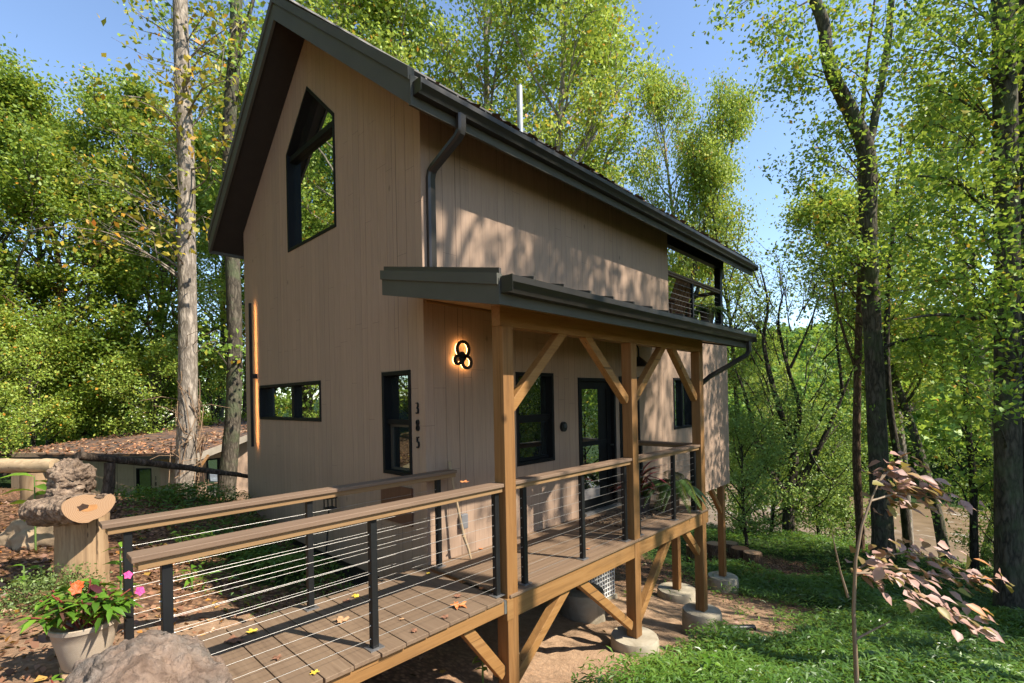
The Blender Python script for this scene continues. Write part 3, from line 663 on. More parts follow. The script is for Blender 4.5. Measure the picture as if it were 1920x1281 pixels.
LF_ORANGE = m_leaf('turning_leaves', [(0, (0.125, 0.163, 0.022)), (.35, (0.325, 0.325, 0.044)), (.6, (0.525, 0.375, 0.037)), (.8, (0.625, 0.250, 0.025)), (1, (0.525, 0.112, 0.019))], .4)
LF_FINE = m_leaf('grey_green_fine_leaves', [(0, (0.087, 0.165, 0.035)), (.5, (0.210, 0.340, 0.078)), (1, (0.385, 0.525, 0.140))], .4)
BARK_PALE = m_bark('pale_bark', (.12, .098, .076), (.35, .295, .235), .9)
BARK_GREY = m_bark('grey_lichen_bark', (.032, .027, .020), (.125, .105, .078), 1.0, (.10, .12, .062))
BARK_DARK = m_bark('dark_bark', (.022, .018, .014), (.075, .062, .048), 1.1)
BARK_BROWN = m_bark('brown_bark', (.06, .035, .022), (.19, .12, .075), 1.4)

def poly_path(rng, p0, d0, length, n, wander=.12, lift=0.0):
    pts = [np.array(p0, float)]; d = nrm(np.array(d0, float)); st = length/n
    for i in range(n):
        d = nrm(d+rng.normal(0, wander, 3)+np.array([0, 0, lift])); pts.append(pts[-1]+d*st)
    return pts
def profile_r(t, kind):
    if kind == 'poplar': return math.sin(math.pi*min(1, .12+.88*t**.8))**.7*(1-.25*t)
    if kind == 'broad': return (1-t)**.5*(.45+.75*math.sin(math.pi*(.2+.6*t)))
    return math.sin(math.pi*(.15+.8*t))**.6
def grow(seed, H, r0, cb, cr, kind, nl, nleaf, lsize, sig=.38, lean=.02, sides=8, sub=(4, 6), lift=.06, tone0=.42, stems=None, up=.6):
    'trunk mesh + leaf arrays of one tree standing at the origin'
    rng = np.random.default_rng(seed); m = MB(); tips = []
    n = 12; tr = [np.zeros(3)]; d = np.array([0, 0, 1.0]); off = rng.normal(0, lean, 2)
    for i in range(n):
        d = nrm(d+np.array([off[0], off[1], 0])*.5+np.append(rng.normal(0, .035, 2), 0)); tr.append(tr[-1]+d*H/n)
    rad = [r0*(1.25 if i == 0 else 1)*(1-i/n)**.8+.018 for i in range(n+1)]
    m.tube([tuple(p) for p in [tr[0]-np.array([0, 0, .4])]+tr], [rad[0]*1.25]+rad, sides)
    for i in range(nl):
        t = (i+.5)/nl+rng.uniform(-.4, .4)/nl; t = min(max(t, 0), .99); h = cb+(1-cb)*t*.97
        k = h*n; i0 = int(k); base = tr[i0]*(1-k+i0)+tr[min(n, i0+1)]*(k-i0); rr = rad[i0]*.42+.01
        az = i*2.399+rng.uniform(-.5, .5); el = R_(rng.uniform(12, 40)+30*t)
        ln = cr*profile_r(t, kind)*rng.uniform(.75, 1.15)/math.cos(el)*.9
        if ln < .25: continue
        pts = poly_path(rng, base, (math.cos(az)*math.cos(el), math.sin(az)*math.cos(el), math.sin(el)), ln, 6, .11, lift)
        m.tube([tuple(p) for p in pts], [max(.006, rr*(1-j/6.3)) for j in range(7)], 5, cap=False)
        tips.append((pts[-1], .8)); tips.append((pts[-2], .7))
        for s in range(rng.integers(*sub)):
            j = rng.uniform(1.6, 5.6); j0 = int(j); b = pts[j0]*(1-j+j0)+pts[j0+1]*(j-j0); dd = nrm(pts[j0+1]-pts[j0]); sd = nrm(np.cross(dd, [0, 0, 1])*rng.choice([-1, 1])+dd*rng.uniform(.4, 1.1)+np.array([0, 0, rng.uniform(-.25, .5)]))
            sl = ln*rng.uniform(.22, .5)*(1.15-j/8)
            q = poly_path(rng, b, sd, sl, 4, .16, lift*.6); m.tube([tuple(p) for p in q], [max(.004, rr*.45*(1-z/4.6)) for z in range(5)], 4, cap=False)
            tips += [(q[4], 1.0), (q[3], 1.0), (q[2], .7)]
    T = np.array([x[0] for x in tips]); wts = np.array([x[1] for x in tips]); wts *= rng.uniform(.55, 1.3, len(T)); wts /= wts.sum()
    ci = rng.choice(len(T), nleaf, p=wts); sg = sig*rng.uniform(.6, 1.4, len(T))[ci]
    P = T[ci]+rng.normal(0, 1, (nleaf, 3))*sg[:, None]*np.array([1, 1, .62])
    ct = rng.uniform(-.2, .2, len(T))[ci]; hot = (rng.random(nleaf) < .04)*.4
    tone = np.clip(tone0+ct+rng.normal(0, .13, nleaf)+hot, 0, 1)
    V, F = leaf_quads(P, lsize*rng.uniform(.65, 1.25, nleaf), rng, up)
    return m, V, F, tone
PROTO = {}
def tree_obj(name, data, loc, bark, leaf, label, cat='tree', group=None, rz=0, scale=1.0):
    m, V, F, tone = data
    e = empty(name, (0, 0, 0), label, cat, group)
    m.build('trunk', bark, e, smooth=60, fixn=False)
    raw_mesh('crown', V, F, leaf, e, tone)
    e.location = loc; e.rotation_euler = (0, 0, rz); e.scale = (scale,)*3; return e
def proto(key, leaf, bark, *a, **k): PROTO[key] = dict(data=grow(*a, **k), leaf=leaf, bark=bark, obj=None)
proto('pop1', LF_YEL, BARK_PALE, 11, 21, .24, .34, 4.4, 'poplar', 26, 19000, .17, lift=.10, tone0=.6, sig=.45, sub=(6, 9))
proto('pop2', LF_YEL, BARK_PALE, 12, 23, .27, .30, 4.9, 'poplar', 28, 19000, .17, lift=.12, tone0=.56, sig=.45, sub=(6, 9))
proto('pop3', LF_YEL, BARK_GREY, 13, 19, .20, .38, 3.8, 'poplar', 24, 16000, .165, lift=.14, tone0=.55, sig=.45, sub=(6, 9))
proto('brd1', LF_DEEP, BARK_GREY, 21, 20, .26, .16, 5.6, 'broad', 34, 36000, .175, lift=.03, tone0=.46, sub=(5, 8), up=.9, sig=.4)
proto('brd2', LF_DEEP, BARK_BROWN, 22, 18, .22, .10, 5.0, 'broad', 32, 34000, .17, lift=.03, tone0=.5, sub=(5, 8), up=.9, sig=.4)
proto('brd3', LF_MID, BARK_GREY, 23, 19, .23, .18, 5.2, 'broad', 32, 30000, .175, lift=.05, tone0=.5, sub=(5, 8), up=.8, sig=.4)
proto('thin1', LF_MID, BARK_GREY, 14, 20, .17, .42, 3.0, 'poplar', 16, 2000, .17, lift=.12, tone0=.5)
proto('thin2', LF_MID, BARK_GREY, 15, 18, .15, .66, 2.5, 'poplar', 14, 1900, .17, lift=.10, tone0=.5)
proto('und1', LF_YEL, BARK_DARK, 31, 6.5, .07, .15, 2.6, 'bush', 18, 8000, .13, sig=.30, lift=.06, tone0=.5)
proto('und2', LF_YEL, BARK_DARK, 32, 5.0, .06, .08, 2.4, 'bush', 18, 8000, .12, sig=.30, lift=.05, tone0=.55)
proto('und3', LF_DEEP, BARK_DARK, 33, 8.0, .09, .12, 3.0, 'bush', 22, 11000, .14, sig=.32, lift=.05, tone0=.55)
proto('shr1', LF_FINE, BARK_DARK, 34, 3.6, .04, .05, 2.2, 'bush', 18, 9000, .10, sig=.28, lift=.08, tone0=.5)
def plant_tree(key, px, D, name, label, rz=None, scale=1.0, slim=1.0, group=None, cat='tree', dz=0, xy=None):
    if xy is None: p = at(px, 740, D); xy = (p[0], p[1])
    loc = (xy[0], xy[1], gz(*xy)+dz); P = PROTO[key]; rz = rz if rz is not None else (px*.37) % 6.28
    if P['obj'] is None: P['obj'] = o = tree_obj(name, P['data'], loc, P['bark'], P['leaf'], label, cat, group, rz, scale)
    else:
        o = copy_tree(P['obj']); o.name = name; o.location = loc; o.rotation_euler = (0, 0, rz); 
        for k in ('label', 'category', 'group'):
            if k in o: del o[k]
        tag(o, label, cat, group)
    o.scale = (scale*slim, scale*slim, scale)
    return o

# ------------------------------------------------------------------ trees one can point to
def special(name, trunk_pts, radii, bark, label, limbs=(), clusters=None, leaf=None, nleaf=0, lsize=.14, sig=.35, seed=1, tone0=.5, sides=14, up=.6, jit=.03, group=None):
    'tree drawn from measured points; limbs = [(points, radii)], clusters = crown centres'
    rng = np.random.default_rng(seed); base = trunk_pts[0]
    e = empty(name, tuple(base), label, 'tree', group); pr = random.Random(seed)
    def dens(P, Rr, k=4):
        P = np.array(P, float); n = len(P); q = []; rr = []
        for i in range(n-1):
            for j in range(k):
                t = j/k; a = P[max(i-1, 0)]; b = P[i]; c = P[i+1]; d = P[min(i+2, n-1)]
                q.append(.5*((2*b)+(c-a)*t+(2*a-5*b+4*c-d)*t*t+(3*b-a-3*c+d)*t**3)); rr.append(Rr[i]*(1-t)+Rr[i+1]*t)
        q.append(P[-1]); rr.append(Rr[-1]); return [tuple(x) for x in q], rr
    m = MB(); q, rr = dens(trunk_pts, radii, 5); m.tube(q, rr, sides, jitter=jit, rng=pr)
    for lp, lr in limbs:
        q, rr = dens(lp, lr); m.tube(q, rr, max(6, sides//2), jitter=jit, rng=pr)
    tw = []
    if clusters is not None:
        for c, src in clusters:
            if src is not None:
                a = np.array(src, float); b = np.array(c, float); mid = (a+b)/2+rng.normal(0, .12, 3)*np.linalg.norm(b-a)*.5+np.array([0, 0, .06*np.linalg.norm(b-a)])
                q, rr = dens([a, mid, b], [.035*min(1, np.linalg.norm(b-a)/2), .02, .006], 3); m.tube(q, rr, 5, cap=False)
                for s in range(5):
                    st = np.array(q[rng.integers(2, len(q))]); en = b+rng.normal(0, sig*1.5, 3); m.tube([tuple(st), tuple((st+en)/2+rng.normal(0, .05, 3)), tuple(en)], [.01, .007, .003], 4, cap=False); tw += [en, (st+en)/2]
            tw.append(np.array(c, float))
    m.build('trunk', bark, e, smooth=60, fixn=False)
    if nleaf:
        T = np.array(tw); ci = rng.integers(0, len(T), nleaf); P = T[ci]+rng.normal(0, sig, (nleaf, 3))*np.array([1, 1, .6])
        ct = rng.uniform(-.25, .25, len(T))[ci]; tone = np.clip(tone0+ct+rng.normal(0, .14, nleaf), 0, 1)
        V, F = leaf_quads(P-np.array(base), lsize*rng.uniform(.65, 1.2, nleaf), rng, up); raw_mesh('crown', V, F, leaf, e, tone)
    return e
def path(pts, D): return [at(x, y, D if not hasattr(D, '__len__') else D[i]) for i, (x, y) in enumerate(pts)]
# two pale trunks at the left of the cabin
T1 = path([(345, 965), (347, 900), (352, 760), (352, 600), (350, 450), (349, 300), (342, 150), (338, 0), (334, -250), (330, -700)], 14.0)
cl = []
rngt = np.random.default_rng(8)
for (x, y), D in zip([(120, 425), (175, 420), (230, 395), (280, 410), (150, 330), (210, 330), (260, 385), (310, 330), (240, 180), (285, 130), (330, 120), (390, 130), (420, 90), (300, 200), (400, 190), (430, 150), (385, 400), (270, 250), (450, 40), (390, 20), (250, 20), (430, 250), (400, 300), (200, 440), (300, 440)], rngt.uniform(12.2, 14.5, 25)):
    cl.append((at(x, y, D), at(350, y+50+abs(x-350)*.25, 14.0)))
special('tulip_tree', T1, [.30, .265, .245, .235, .225, .215, .20, .19, .15, .08], BARK_PALE, 'tall straight pale grey trunk with dead vines, nearest tree left of the cabin', clusters=cl, leaf=LF_ORANGE, nleaf=900, lsize=.19, sig=.28, seed=4, tone0=.42)
T2 = path([(422, 945), (430, 860), (438, 760), (440, 640), (437, 520), (432, 380), (430, 240), (440, 100), (443, 0), (446, -250), (450, -700)], 16.0)
cl = [(at(x, y, D), at(436, y+60, 16.0)) for x, y, D in [(400, 60, 15), (470, 90, 15.5), (480, 30, 16.5), (395, 10, 16.5), (455, 150, 15.4), (390, 640, 15.3), (468, 650, 15.2), (410, 250, 15.5), (395, 330, 16), (470, 5, 15), (385, 110, 17), (300, 10, 17), (330, 60, 16.5), (280, 60, 17)]]
special('tulip_tree', T2, [.30, .25, .235, .225, .22, .21, .20, .19, .18, .13, .06], BARK_GREY, 'slim grey trunk with ivy on its edge, standing just beside the cabin left wall', limbs=[(path([(440, 120), (455, 60), (468, 25), (480, -20)], 16.0), [.10, .08, .06, .04])], clusters=cl, leaf=LF_MID, nleaf=1500, lsize=.17, sig=.4, seed=5, tone0=.62)
# vines hanging round the first trunk
m = MB(); rr_ = random.Random(3)
for k in range(26):
    a0 = rr_.uniform(0, 6.28); z0 = rr_.uniform(-.4, 2.8); pts = []
    for j in range(9):
        a = a0+j*rr_.uniform(-.15, .3); r = .27+.05*rr_.random()+(.25*j/8 if k % 4 == 0 else 0); z = z0-j*rr_.uniform(.08, .3)
        pts.append((T1[2][0]+r*math.cos(a), T1[2][1]+r*math.sin(a), max(z, gz(T1[2][0], T1[2][1]))))
    m.tube(pts, .012, 5)
for k in range(14):
    a0 = rr_.uniform(2.2, 5.5); z0 = rr_.uniform(.0, 3.5); l = rr_.uniform(.4, 1.1); x0 = T1[2][0]+.23*math.cos(a0); y0 = T1[2][1]+.23*math.sin(a0); dz = rr_.uniform(-.4, .5)
    m.tube([(x0, y0, z0), (x0+l*.5*math.cos(a0), y0+l*.5*math.sin(a0), z0+dz*.4+.1), (x0+l*math.cos(a0+.3), y0+l*math.sin(a0+.3), z0+dz)], [.012, .009, .005], 4)
o = m.build('dead_vine', m_plain('dead_vine_brown', (.22, .14, .08), .9, 0, .3, 9), None, fixn=False); tag(o, 'bare brown vine stems tangled round the tall pale trunk', 'vine')
# big forked tree on the right
FKp = [(1657, 1062), (1655, 1000), (1648, 880), (1640, 700), (1632, 540), (1628, 420), (1625, 290), (1597, 215), (1565, 150), (1550, 100), (1545, 50), (1528, 0), (1490, -90), (1460, -200)]
FK = path(FKp, 15.0)
lim = [(path([(1625, 285), (1638, 235), (1650, 170), (1664, 90), (1672, 0), (1690, -120), (1720, -260)], [15, 15, 15.1, 15.3, 15.5, 15.7, 16]), [.15, .12, .11, .10, .09, .07, .03]),
       (path([(1640, 660), (1690, 640), (1760, 630), (1840, 650)], [15, 14.8, 14.4, 14]), [.06, .05, .04, .015])]
rngt = np.random.default_rng(18); cl = []
for (x, y, D, sx, sy) in [(1480, 130, 14.6, 1550, 150), (1500, 175, 15.2, 1560, 160), (1470, 150, 15, 1555, 140), (1370, 20, 14.2, 1500, -60), (1450, 45, 14.5, 1520, 0), (1470, 70, 15.4, 1525, 10), (1560, 20, 15.5, 1545, 50), (1590, 130, 14.2, 1640, 200), (1700, 60, 14, 1670, 30), (1720, 130, 14.6, 1660, 120), (1620, 40, 15.2, 1665, 80), (1740, 30, 15.4, 1680, -50), (1780, 80, 14.8, 1680, -20), (1580, 250, 15.4, 1628, 330), (1530, 290, 15.2, 1628, 380), (1500, 330, 15.8, 1630, 430), (1560, 380, 14.6, 1630, 470), (1690, 300, 14.4, 1628, 380), (1710, 390, 14.8, 1630, 470), (1590, 470, 14.6, 1630, 520), (1690, 520, 14.2, 1634, 580), (1530, 440, 15.5, 1630, 520), (1740, 640, 14.2, 1760, 632), (1800, 620, 14, 1800, 640), (1840, 660, 13.9, 1835, 650), (1780, 560, 14.2, 1720, 635), (1640, -60, 15.5, 1680, -60), (1500, -40, 15, 1490, -90), (1750, -40, 15, 1700, -120)]:
    cl.append((at(x, y, D), at(sx, sy, 15.0)))
special('forked_oak', FK, [.38, .29, .26, .245, .235, .23, .24, .21, .19, .18, .17, .16, .14, .07], BARK_GREY, 'large grey lichened trunk that forks high above the slope, middle of the right side', limbs=lim, clusters=cl, leaf=LF_MID, nleaf=9500, lsize=.15, sig=.30, seed=19, tone0=.58)
# thin brown stem and thin grey stem beside it
B1 = path([(1614, 1055), (1612, 980), (1606, 860), (1608, 700), (1612, 560), (1616, 420), (1612, 300), (1622, 150), (1640, 0)], 16.0)
special('young_maple', B1, [.14, .12, .115, .11, .10, .09, .08, .06, .03], BARK_BROWN, 'thin straight reddish brown trunk just left of the big forked tree', limbs=[(path([(1607, 700), (1575, 600), (1560, 520), (1548, 450)], 16.0), [.05, .04, .03, .012])], clusters=[(at(x, y, 15.6+.02*(x % 37)), at(1611, y+70, 16.0)) for x, y in [(1540, 440), (1560, 500), (1580, 380), (1640, 430), (1550, 560), (1590, 300), (1650, 330), (1660, 240), (1570, 250), (1600, 180), (1520, 490), (1580, 640), (1650, 620)]], leaf=LF_YEL, nleaf=2600, lsize=.15, sig=.42, seed=23, tone0=.42, sides=10)
B2 = path([(1704, 1040), (1698, 980), (1690, 900), (1680, 840), (1668, 760), (1662, 640), (1668, 500), (1680, 380), (1690, 250)], 18.0)
special('leaning_sapling', B2, [.16, .14, .13, .12, .11, .10, .08, .06, .03], BARK_DARK, 'thin dark crooked trunk just right of the big forked tree, before the river', clusters=[(at(x, y, 17.5), at(1672, y+60, 18.0)) for x, y in [(1720, 420), (1740, 480), (1700, 350), (1650, 470), (1730, 300), (1760, 400), (1720, 540)]], leaf=LF_MID, nleaf=1800, lsize=.16, sig=.5, seed=29, tone0=.6, sides=9)
# heavy trunks at the right edge
G1 = path([(1896, 1185), (1893, 1080), (1890, 900), (1889, 700), (1888, 500), (1886, 330), (1884, 180), (1880, 0), (1874, -260), (1868, -500)], 10.6)
cl = [(at(x, y, D), at(1888, y+90, 10.6)) for x, y, D in [(1820, 250, 10), (1790, 330, 9.6), (1760, 400, 10.4), (1840, 420, 9.8), (1900, 300, 9.6), (1800, 160, 10.6), (1740, 230, 10.2), (1860, 120, 9.8), (1780, 60, 10.2), (1850, 20, 10), (1900, 70, 9.4), (1800, 480, 9.8), (1740, 330, 10.6), (1720, 160, 10.8), (1850, 560, 9.6), (1900, 520, 9.4), (1810, 580, 9.8), (1760, 520, 10.4), (1900, 640, 9.5), (1700, 90, 11), (1830, -60, 10), (1740, -20, 10.8), (1700, 440, 10.8), (1790, 700, 10), (1840, 760, 9.8)]]
lim = [(path([(1889, 620), (1840, 600), (1760, 590), (1690, 600)], [10.6, 10.3, 10, 9.8]), [.06, .045, .03, .012]), (path([(1887, 400), (1830, 360), (1770, 335), (1720, 330)], [10.6, 10.4, 10.2, 10.1]), [.07, .05, .035, .015])]
special('broad_oak', G1, [.33, .245, .225, .22, .215, .21, .20, .19, .16, .1], BARK_GREY, 'thick dark straight trunk standing at the right edge of the picture', limbs=lim, clusters=cl, leaf=LF_MID, nleaf=7000, lsize=.13, sig=.30, seed=37, tone0=.55, sides=18)
G2 = path([(1926, 1185), (1924, 1000), (1922, 700), (1918, 400), (1914, 100), (1910, -200)], 11.2)
special('slim_tree', G2, [.26, .22, .2, .19, .17, .12], BARK_DARK, 'slimmer dark trunk half cut off by the right edge of the picture', clusters=[(at(x, y, 11), at(1920, y+80, 11.2)) for x, y in [(1880, 250), (1890, 450), (1870, 50), (1905, 150)]], leaf=LF_DEEP, nleaf=1500, lsize=.13, sig=.4, seed=41, tone0=.5, sides=12)
B3 = path([(1828, 1085), (1826, 1000), (1824, 900), (1815, 800), (1812, 700), (1822, 600), (1826, 480), (1820, 400)], 14.5)
special('crooked_tree', B3, [.12, .10, .09, .08, .07, .06, .04, .02], BARK_DARK, 'thin dark tree with dead lower twigs left of the thick right edge trunk', clusters=[(at(x, y, 14.2), at(1818, y+60, 14.5)) for x, y in [(1780, 760), (1850, 700), (1770, 690), (1840, 820), (1860, 900), (1780, 840), (1760, 620), (1790, 900), (1850, 620)]], leaf=LF_MID, nleaf=2600, lsize=.13, sig=.42, seed=43, tone0=.55, sides=9)
G3 = path([(1858, 420), (1845, 300), (1832, 190), (1822, 100), (1810, 0), (1795, -120)], 12.5)
# multi stemmed locust below the cabin end
LD = 19.0
LB = path([(1478, 1012), (1478, 960), (1477, 925)], LD)
lim = [(path([(1477, 930), (1440, 880), (1415, 815), (1400, 750), (1378, 690)], LD), [.15, .11, .09, .06, .02]),
       (path([(1477, 930), (1490, 860), (1472, 800), (1448, 720), (1432, 640), (1440, 570), (1425, 500)], LD), [.17, .14, .12, .10, .07, .05, .02]),
       (path([(1487, 830), (1500, 770), (1480, 700), (1465, 640), (1460, 590), (1475, 530)], LD), [.11, .09, .07, .06, .04, .015]),
       (path([(1482, 690), (1505, 640), (1525, 590), (1538, 550)], LD), [.06, .045, .03, .012]),
       (path([(1479, 940), (1520, 870), (1555, 800), (1580, 740), (1600, 690)], LD), [.14, .115, .09, .06, .02]),
       (path([(1580, 740), (1575, 690), (1568, 620), (1580, 560), (1578, 500)], LD), [.07, .06, .045, .03, .012]),
       (path([(1540, 840), (1520, 850), (1560, 900), (1600, 860)], [LD, LD-.6, LD-1, LD-1.2]), [.04, .035, .025, .01])]
rngt = np.random.default_rng(77); cl = []
for k in range(70):
    x = rngt.uniform(1365, 1600); y = rngt.uniform(470, 800) if k < 52 else rngt.uniform(780, 930)
    if 1480 < x < 1600 and 620 < y < 760 and rngt.random() < .6: continue
    cl.append((at(x, y, LD+rngt.uniform(-1.8, 1.8)), at(1478+(x-1478)*.55, y+60, LD)))
special('locust_tree', LB, [.24, .21, .19], BARK_DARK, 'many stemmed dark tree with fine grey green leaves beyond the cabin end', limbs=lim, clusters=cl, leaf=LF_FINE, nleaf=5500, lsize=.11, sig=.45, seed=79, tone0=.5, sides=12)

# ------------------------------------------------------------------ woodland round the clearing
LW = 'tall trees of the left hand woodland'
for i, (k, px, D, s, lab) in enumerate([
    ('brd1', 20, 31, 1.37, 'tall dense green tree at the left picture edge behind the low house'),
    ('brd3', 92, 36, 1.46, 'yellowish crowned tree second from the left edge, highest against the sky'),
    ('brd2', 150, 33, 1.37, 'leafy green tree over the middle of the low leaf covered roof'),
    ('brd1', 212, 37, 1.43, 'dark green tree whose trunk rises behind the low roof vent pipe'),
    ('brd2', 275, 35, 1.46, 'dense green tree just left of the tall pale vine wrapped trunk'),
    ('brd3', 395, 38, 1.43, 'green tree seen between the pale trunk and the slim grey trunk'),
    ('brd1', -120, 29, 1.30, 'large green tree leaning in from beyond the left picture edge'),
    ('pop3', 455, 36, 1.43, 'light green tree showing in the gap beside the cabin left eave')]):
    plant_tree(k, px, D, 'woodland_tree', lab, scale=s, group=LW)
for i, (k, px, D, s, lab) in enumerate([
    ('und3', 60, 29, 1.1, 'low green understory tree at the left end of the low house roof'),
    ('und3', 190, 33, 1.1, 'low green understory tree rising over the middle of the low roof'),
    ('und1', 300, 31, 1.2, 'low bright understory tree behind the low roof beside the vine wrapped trunk'),
    ('und3', 400, 33, 1.1, 'low understory tree in the gap between the two grey trunks'),
    ('und1', -30, 24, 1.1, 'low green tree at the far left beside the low house end wall'),
    ('und2', 120, 32, 1.4, 'low leafy tree above the left third of the low roof')]):
    plant_tree(k, px, D, 'understory_tree', lab, scale=s, group='understory trees behind the low house')
HB = 'poplars rising behind the cabin roof'
for i, (k, px, D, s, lab) in enumerate([
    ('pop2', 572, 31, 1.6, 'pale trunked poplar directly behind the cabin roof peak'),
    ('pop1', 640, 33, 1.75, 'yellow green poplar just right of the cabin roof peak'),
    ('pop3', 735, 33, 1.56, 'yellow green poplar over the upper third of the roof edge'),
    ('pop1', 840, 31, 1.49, 'yellow green poplar above the roof gutter downspout'),
    ('pop2', 940, 31, 1.49, 'broad yellow green poplar just left of the grey roof vent pipe'),
    ('pop1', 1030, 28, 1.42, 'yellow green poplar just right of the grey roof vent pipe'),
    ('pop2', 1110, 33, 1.36, 'pale stemmed poplar over the middle of the long gutter'),
    ('pop3', 1170, 36, 1.14, 'shorter poplar in front of open sky right of the middle of the gutter')]):
    plant_tree(k, px, D, 'poplar_tree', lab, scale=s, group=HB)
for k, px, D, s, sl, lab in [
    ('pop3', 1238, 27, 1.30, .62, 'left of three round topped poplars standing against blue sky above the balcony roof'),
    ('pop1', 1312, 28, 1.30, .62, 'tallest round topped poplar against blue sky above the balcony roof'),
    ('pop3', 1385, 29, 1.24, .66, 'right of three round topped poplars against blue sky above the balcony roof'),
    ('pop2', 1440, 36, .72, 1.0, 'small light green poplar over the end of the long gutter')]:
    plant_tree(k, px, D, 'poplar_tree', lab, scale=s, slim=sl, group='poplars beyond the balcony')
RW = 'trees of the right hand slope'
for k, px, D, s, lab in [
    ('pop1', 1700, 24, .95, 'sunlit tree filling the space right of the forked trunk'),
    ('pop3', 1770, 22, 1.1, 'green tree with long level boughs between forked trunk and right edge trunk'),
    ('pop3', 1830, 26, .95, 'yellowish tree high behind the thick right edge trunk'),
    ('pop1', 1890, 21, 1.05, 'leafy tree crowding the upper right corner'),
    ]:
    plant_tree(k, px, D, 'slope_tree', lab, scale=s, group=RW)
SH = 'shrubs and young trees on the bank below the cabin'
for k, px, D, s, lab in [
    ('shr1', 1395, 17, 1.0, 'grey green shrub just right of the last cabin post'),
    ('und2', 1400, 23, .9, 'bright green young tree beside the far corner of the cabin'),
    ('shr1', 1440, 20, 1.1, 'grey green shrub at the foot of the many stemmed tree, left side'),
    ('shr1', 1530, 20, 1.0, 'grey green shrub right of the many stemmed tree foot'),
    ('und2', 1530, 28, 1.0, 'sunlit young tree seen under the right stems of the many stemmed tree'),
    ('shr1', 1580, 21, 1.1, 'pale shrub beside the thin reddish brown trunk'),
    ('shr1', 1860, 15, .7, 'low twiggy shrub left of the thick right edge trunk')]:
    plant_tree(k, px, D, 'bank_shrub', lab, scale=s, group=SH, cat='shrub' if k == 'shr1' else 'tree')
# trees outside the picture: they shade the slope and mirror in the windows
OUT = 'trees standing round the viewer outside the picture'
for k, x, y, s in [('thin2', 5.4, -8.2, 1.0), ('thin2', 2.9, -8.6, 1.05), ('thin2', 7.9, -8.3, .95), ('thin1', 8.2, -12, 1.0), ('thin1', 7.7, -10.8, 1.0), ('thin1', 10.8, -9.2, .9), ('thin1', 13.2, -9.6, 1.0), ('pop3', 15.5, -12, 1.0), ('thin1', 17, -12.5, 1.0), ('thin1', 21, -14, 1.1), ('pop1', 15, -20, 1.1), ('brd1', 22, -23, 1.1), ('brd3', 6, -28, 1.2), ('brd2', 15, -29, 1.2), ('pop1', 32, -21, 1.3),
                   ('pop3', -10.5, 8, 1.1), ('brd3', -12, 14, 1.2), ('pop1', -13, 4, 1.2), ('pop1', -10, 19, 1.2), ('brd2', -16, 9, 1.3), ('pop2', -20, 16, 1.3), ('brd3', -18, 1, 1.3), ('und3', -8, 12, 1.2), ('und1', -9.5, 4.5, 1.3), ('und3', -14, 20, 1.4), ('und3', -12, 9, 1.3), ('und1', -15, 13, 1.4), ('und2', -11, 16, 1.3), ('und3', -18, 10, 1.4), ('und3', -22, 18, 1.5),
                   ('und2', -6.6, 15, 1.2), ('und3', -7.5, 20, 1.2), ('und3', -8, 26, 1.4), ('brd2', -9.5, 25, 1.0), ('brd3', -12, 32, 1.2),
                   ('und1', 9, -23, 1.2), ('und3', 14, -12.5, 1.0), ('und1', 18, -15, 1.1), ('und3', 23, -18, 1.2), ('und2', 18, -10.5, 1.1), ('und3', 25, -13, 1.2), ('und1', 12.5, -16.5, 1.1), ('und2', 27, -22, 1.4), ('und3', 20, -20, 1.3)]:
    plant_tree(k, 0, 0, 'woodland_tree', 'leafy woodland tree outside the picture, mirrored in the cabin windows', xy=(x, y), rz=x*1.7, scale=s, group=OUT)
# far woods read as one mass
def mass(name, pts, rad, hts, per, size, mat, seed, tone0, label):
    rng = np.random.default_rng(seed); P = []; T = []; S = []
    for (x, y, z), r, h in zip(pts, rad, hts):
        d = nrm(rng.normal(0, 1, (per, 3))); d[:, 2] = np.abs(d[:, 2])*1.0-.35
        q = np.array([x, y, z+h*.5])+d*np.array([r, r, h*.55])*rng.uniform(.8, 1.05, (per, 1)); q += .12*r*np.sin(q*2.2/r*2+x)
        P.append(q); T.append(np.clip(tone0+rng.uniform(-.22, .22)+rng.normal(0, .1, per), 0, 1)); S.append(np.full(per, size*r/4))
    P = np.concatenate(P); V, F = leaf_quads(P, np.concatenate(S), rng, .5); o = raw_mesh(name, V, F, mat, None, np.concatenate(T)); tag(o, label, 'woods', None, 'stuff'); return o
rng_ = np.random.default_rng(91); pts = []; rad = []; hts = []
while len(pts) < 520:
    X = rng_.uniform(81, 300); lat = rng_.uniform(.25, 1.25); p = CAM+ (CV+lat*CR)*((X-CAM[0])/(CV+lat*CR)[0]); x, y = p[0], p[1]
    pts.append((x, y, gz(x, y))); r = rng_.uniform(2.6, 5.0)*(1+X/500); rad.append(r); hts.append(r*rng_.uniform(2, 3))
mass('hillside_forest', pts, rad, hts, 170, 1.15, LF_MID, 92, .36, 'wooded hillside across the river')
pts = []; rad = []; hts = []
while len(pts) < 170:
    D = rng_.uniform(46, 95); px = rng_.uniform(-250, 1150); p = at(px, 740, D); x, y = p[0], p[1]
    pts.append((x, y, gz(x, y)+rng_.uniform(0, 7))); r = rng_.uniform(2.6, 4.6); rad.append(r); hts.append(rng_.uniform(7, 13))
for k in range(70):
    a = rng_.uniform(1.75, 3.6); D = rng_.uniform(28, 48); x = min(-8.5, D*math.cos(a)); y = D*math.sin(a); pts.append((x, y, gz(x, y)+rng_.uniform(0, 9))); rad.append(rng_.uniform(2.6, 4.6)); hts.append(rng_.uniform(8, 14))
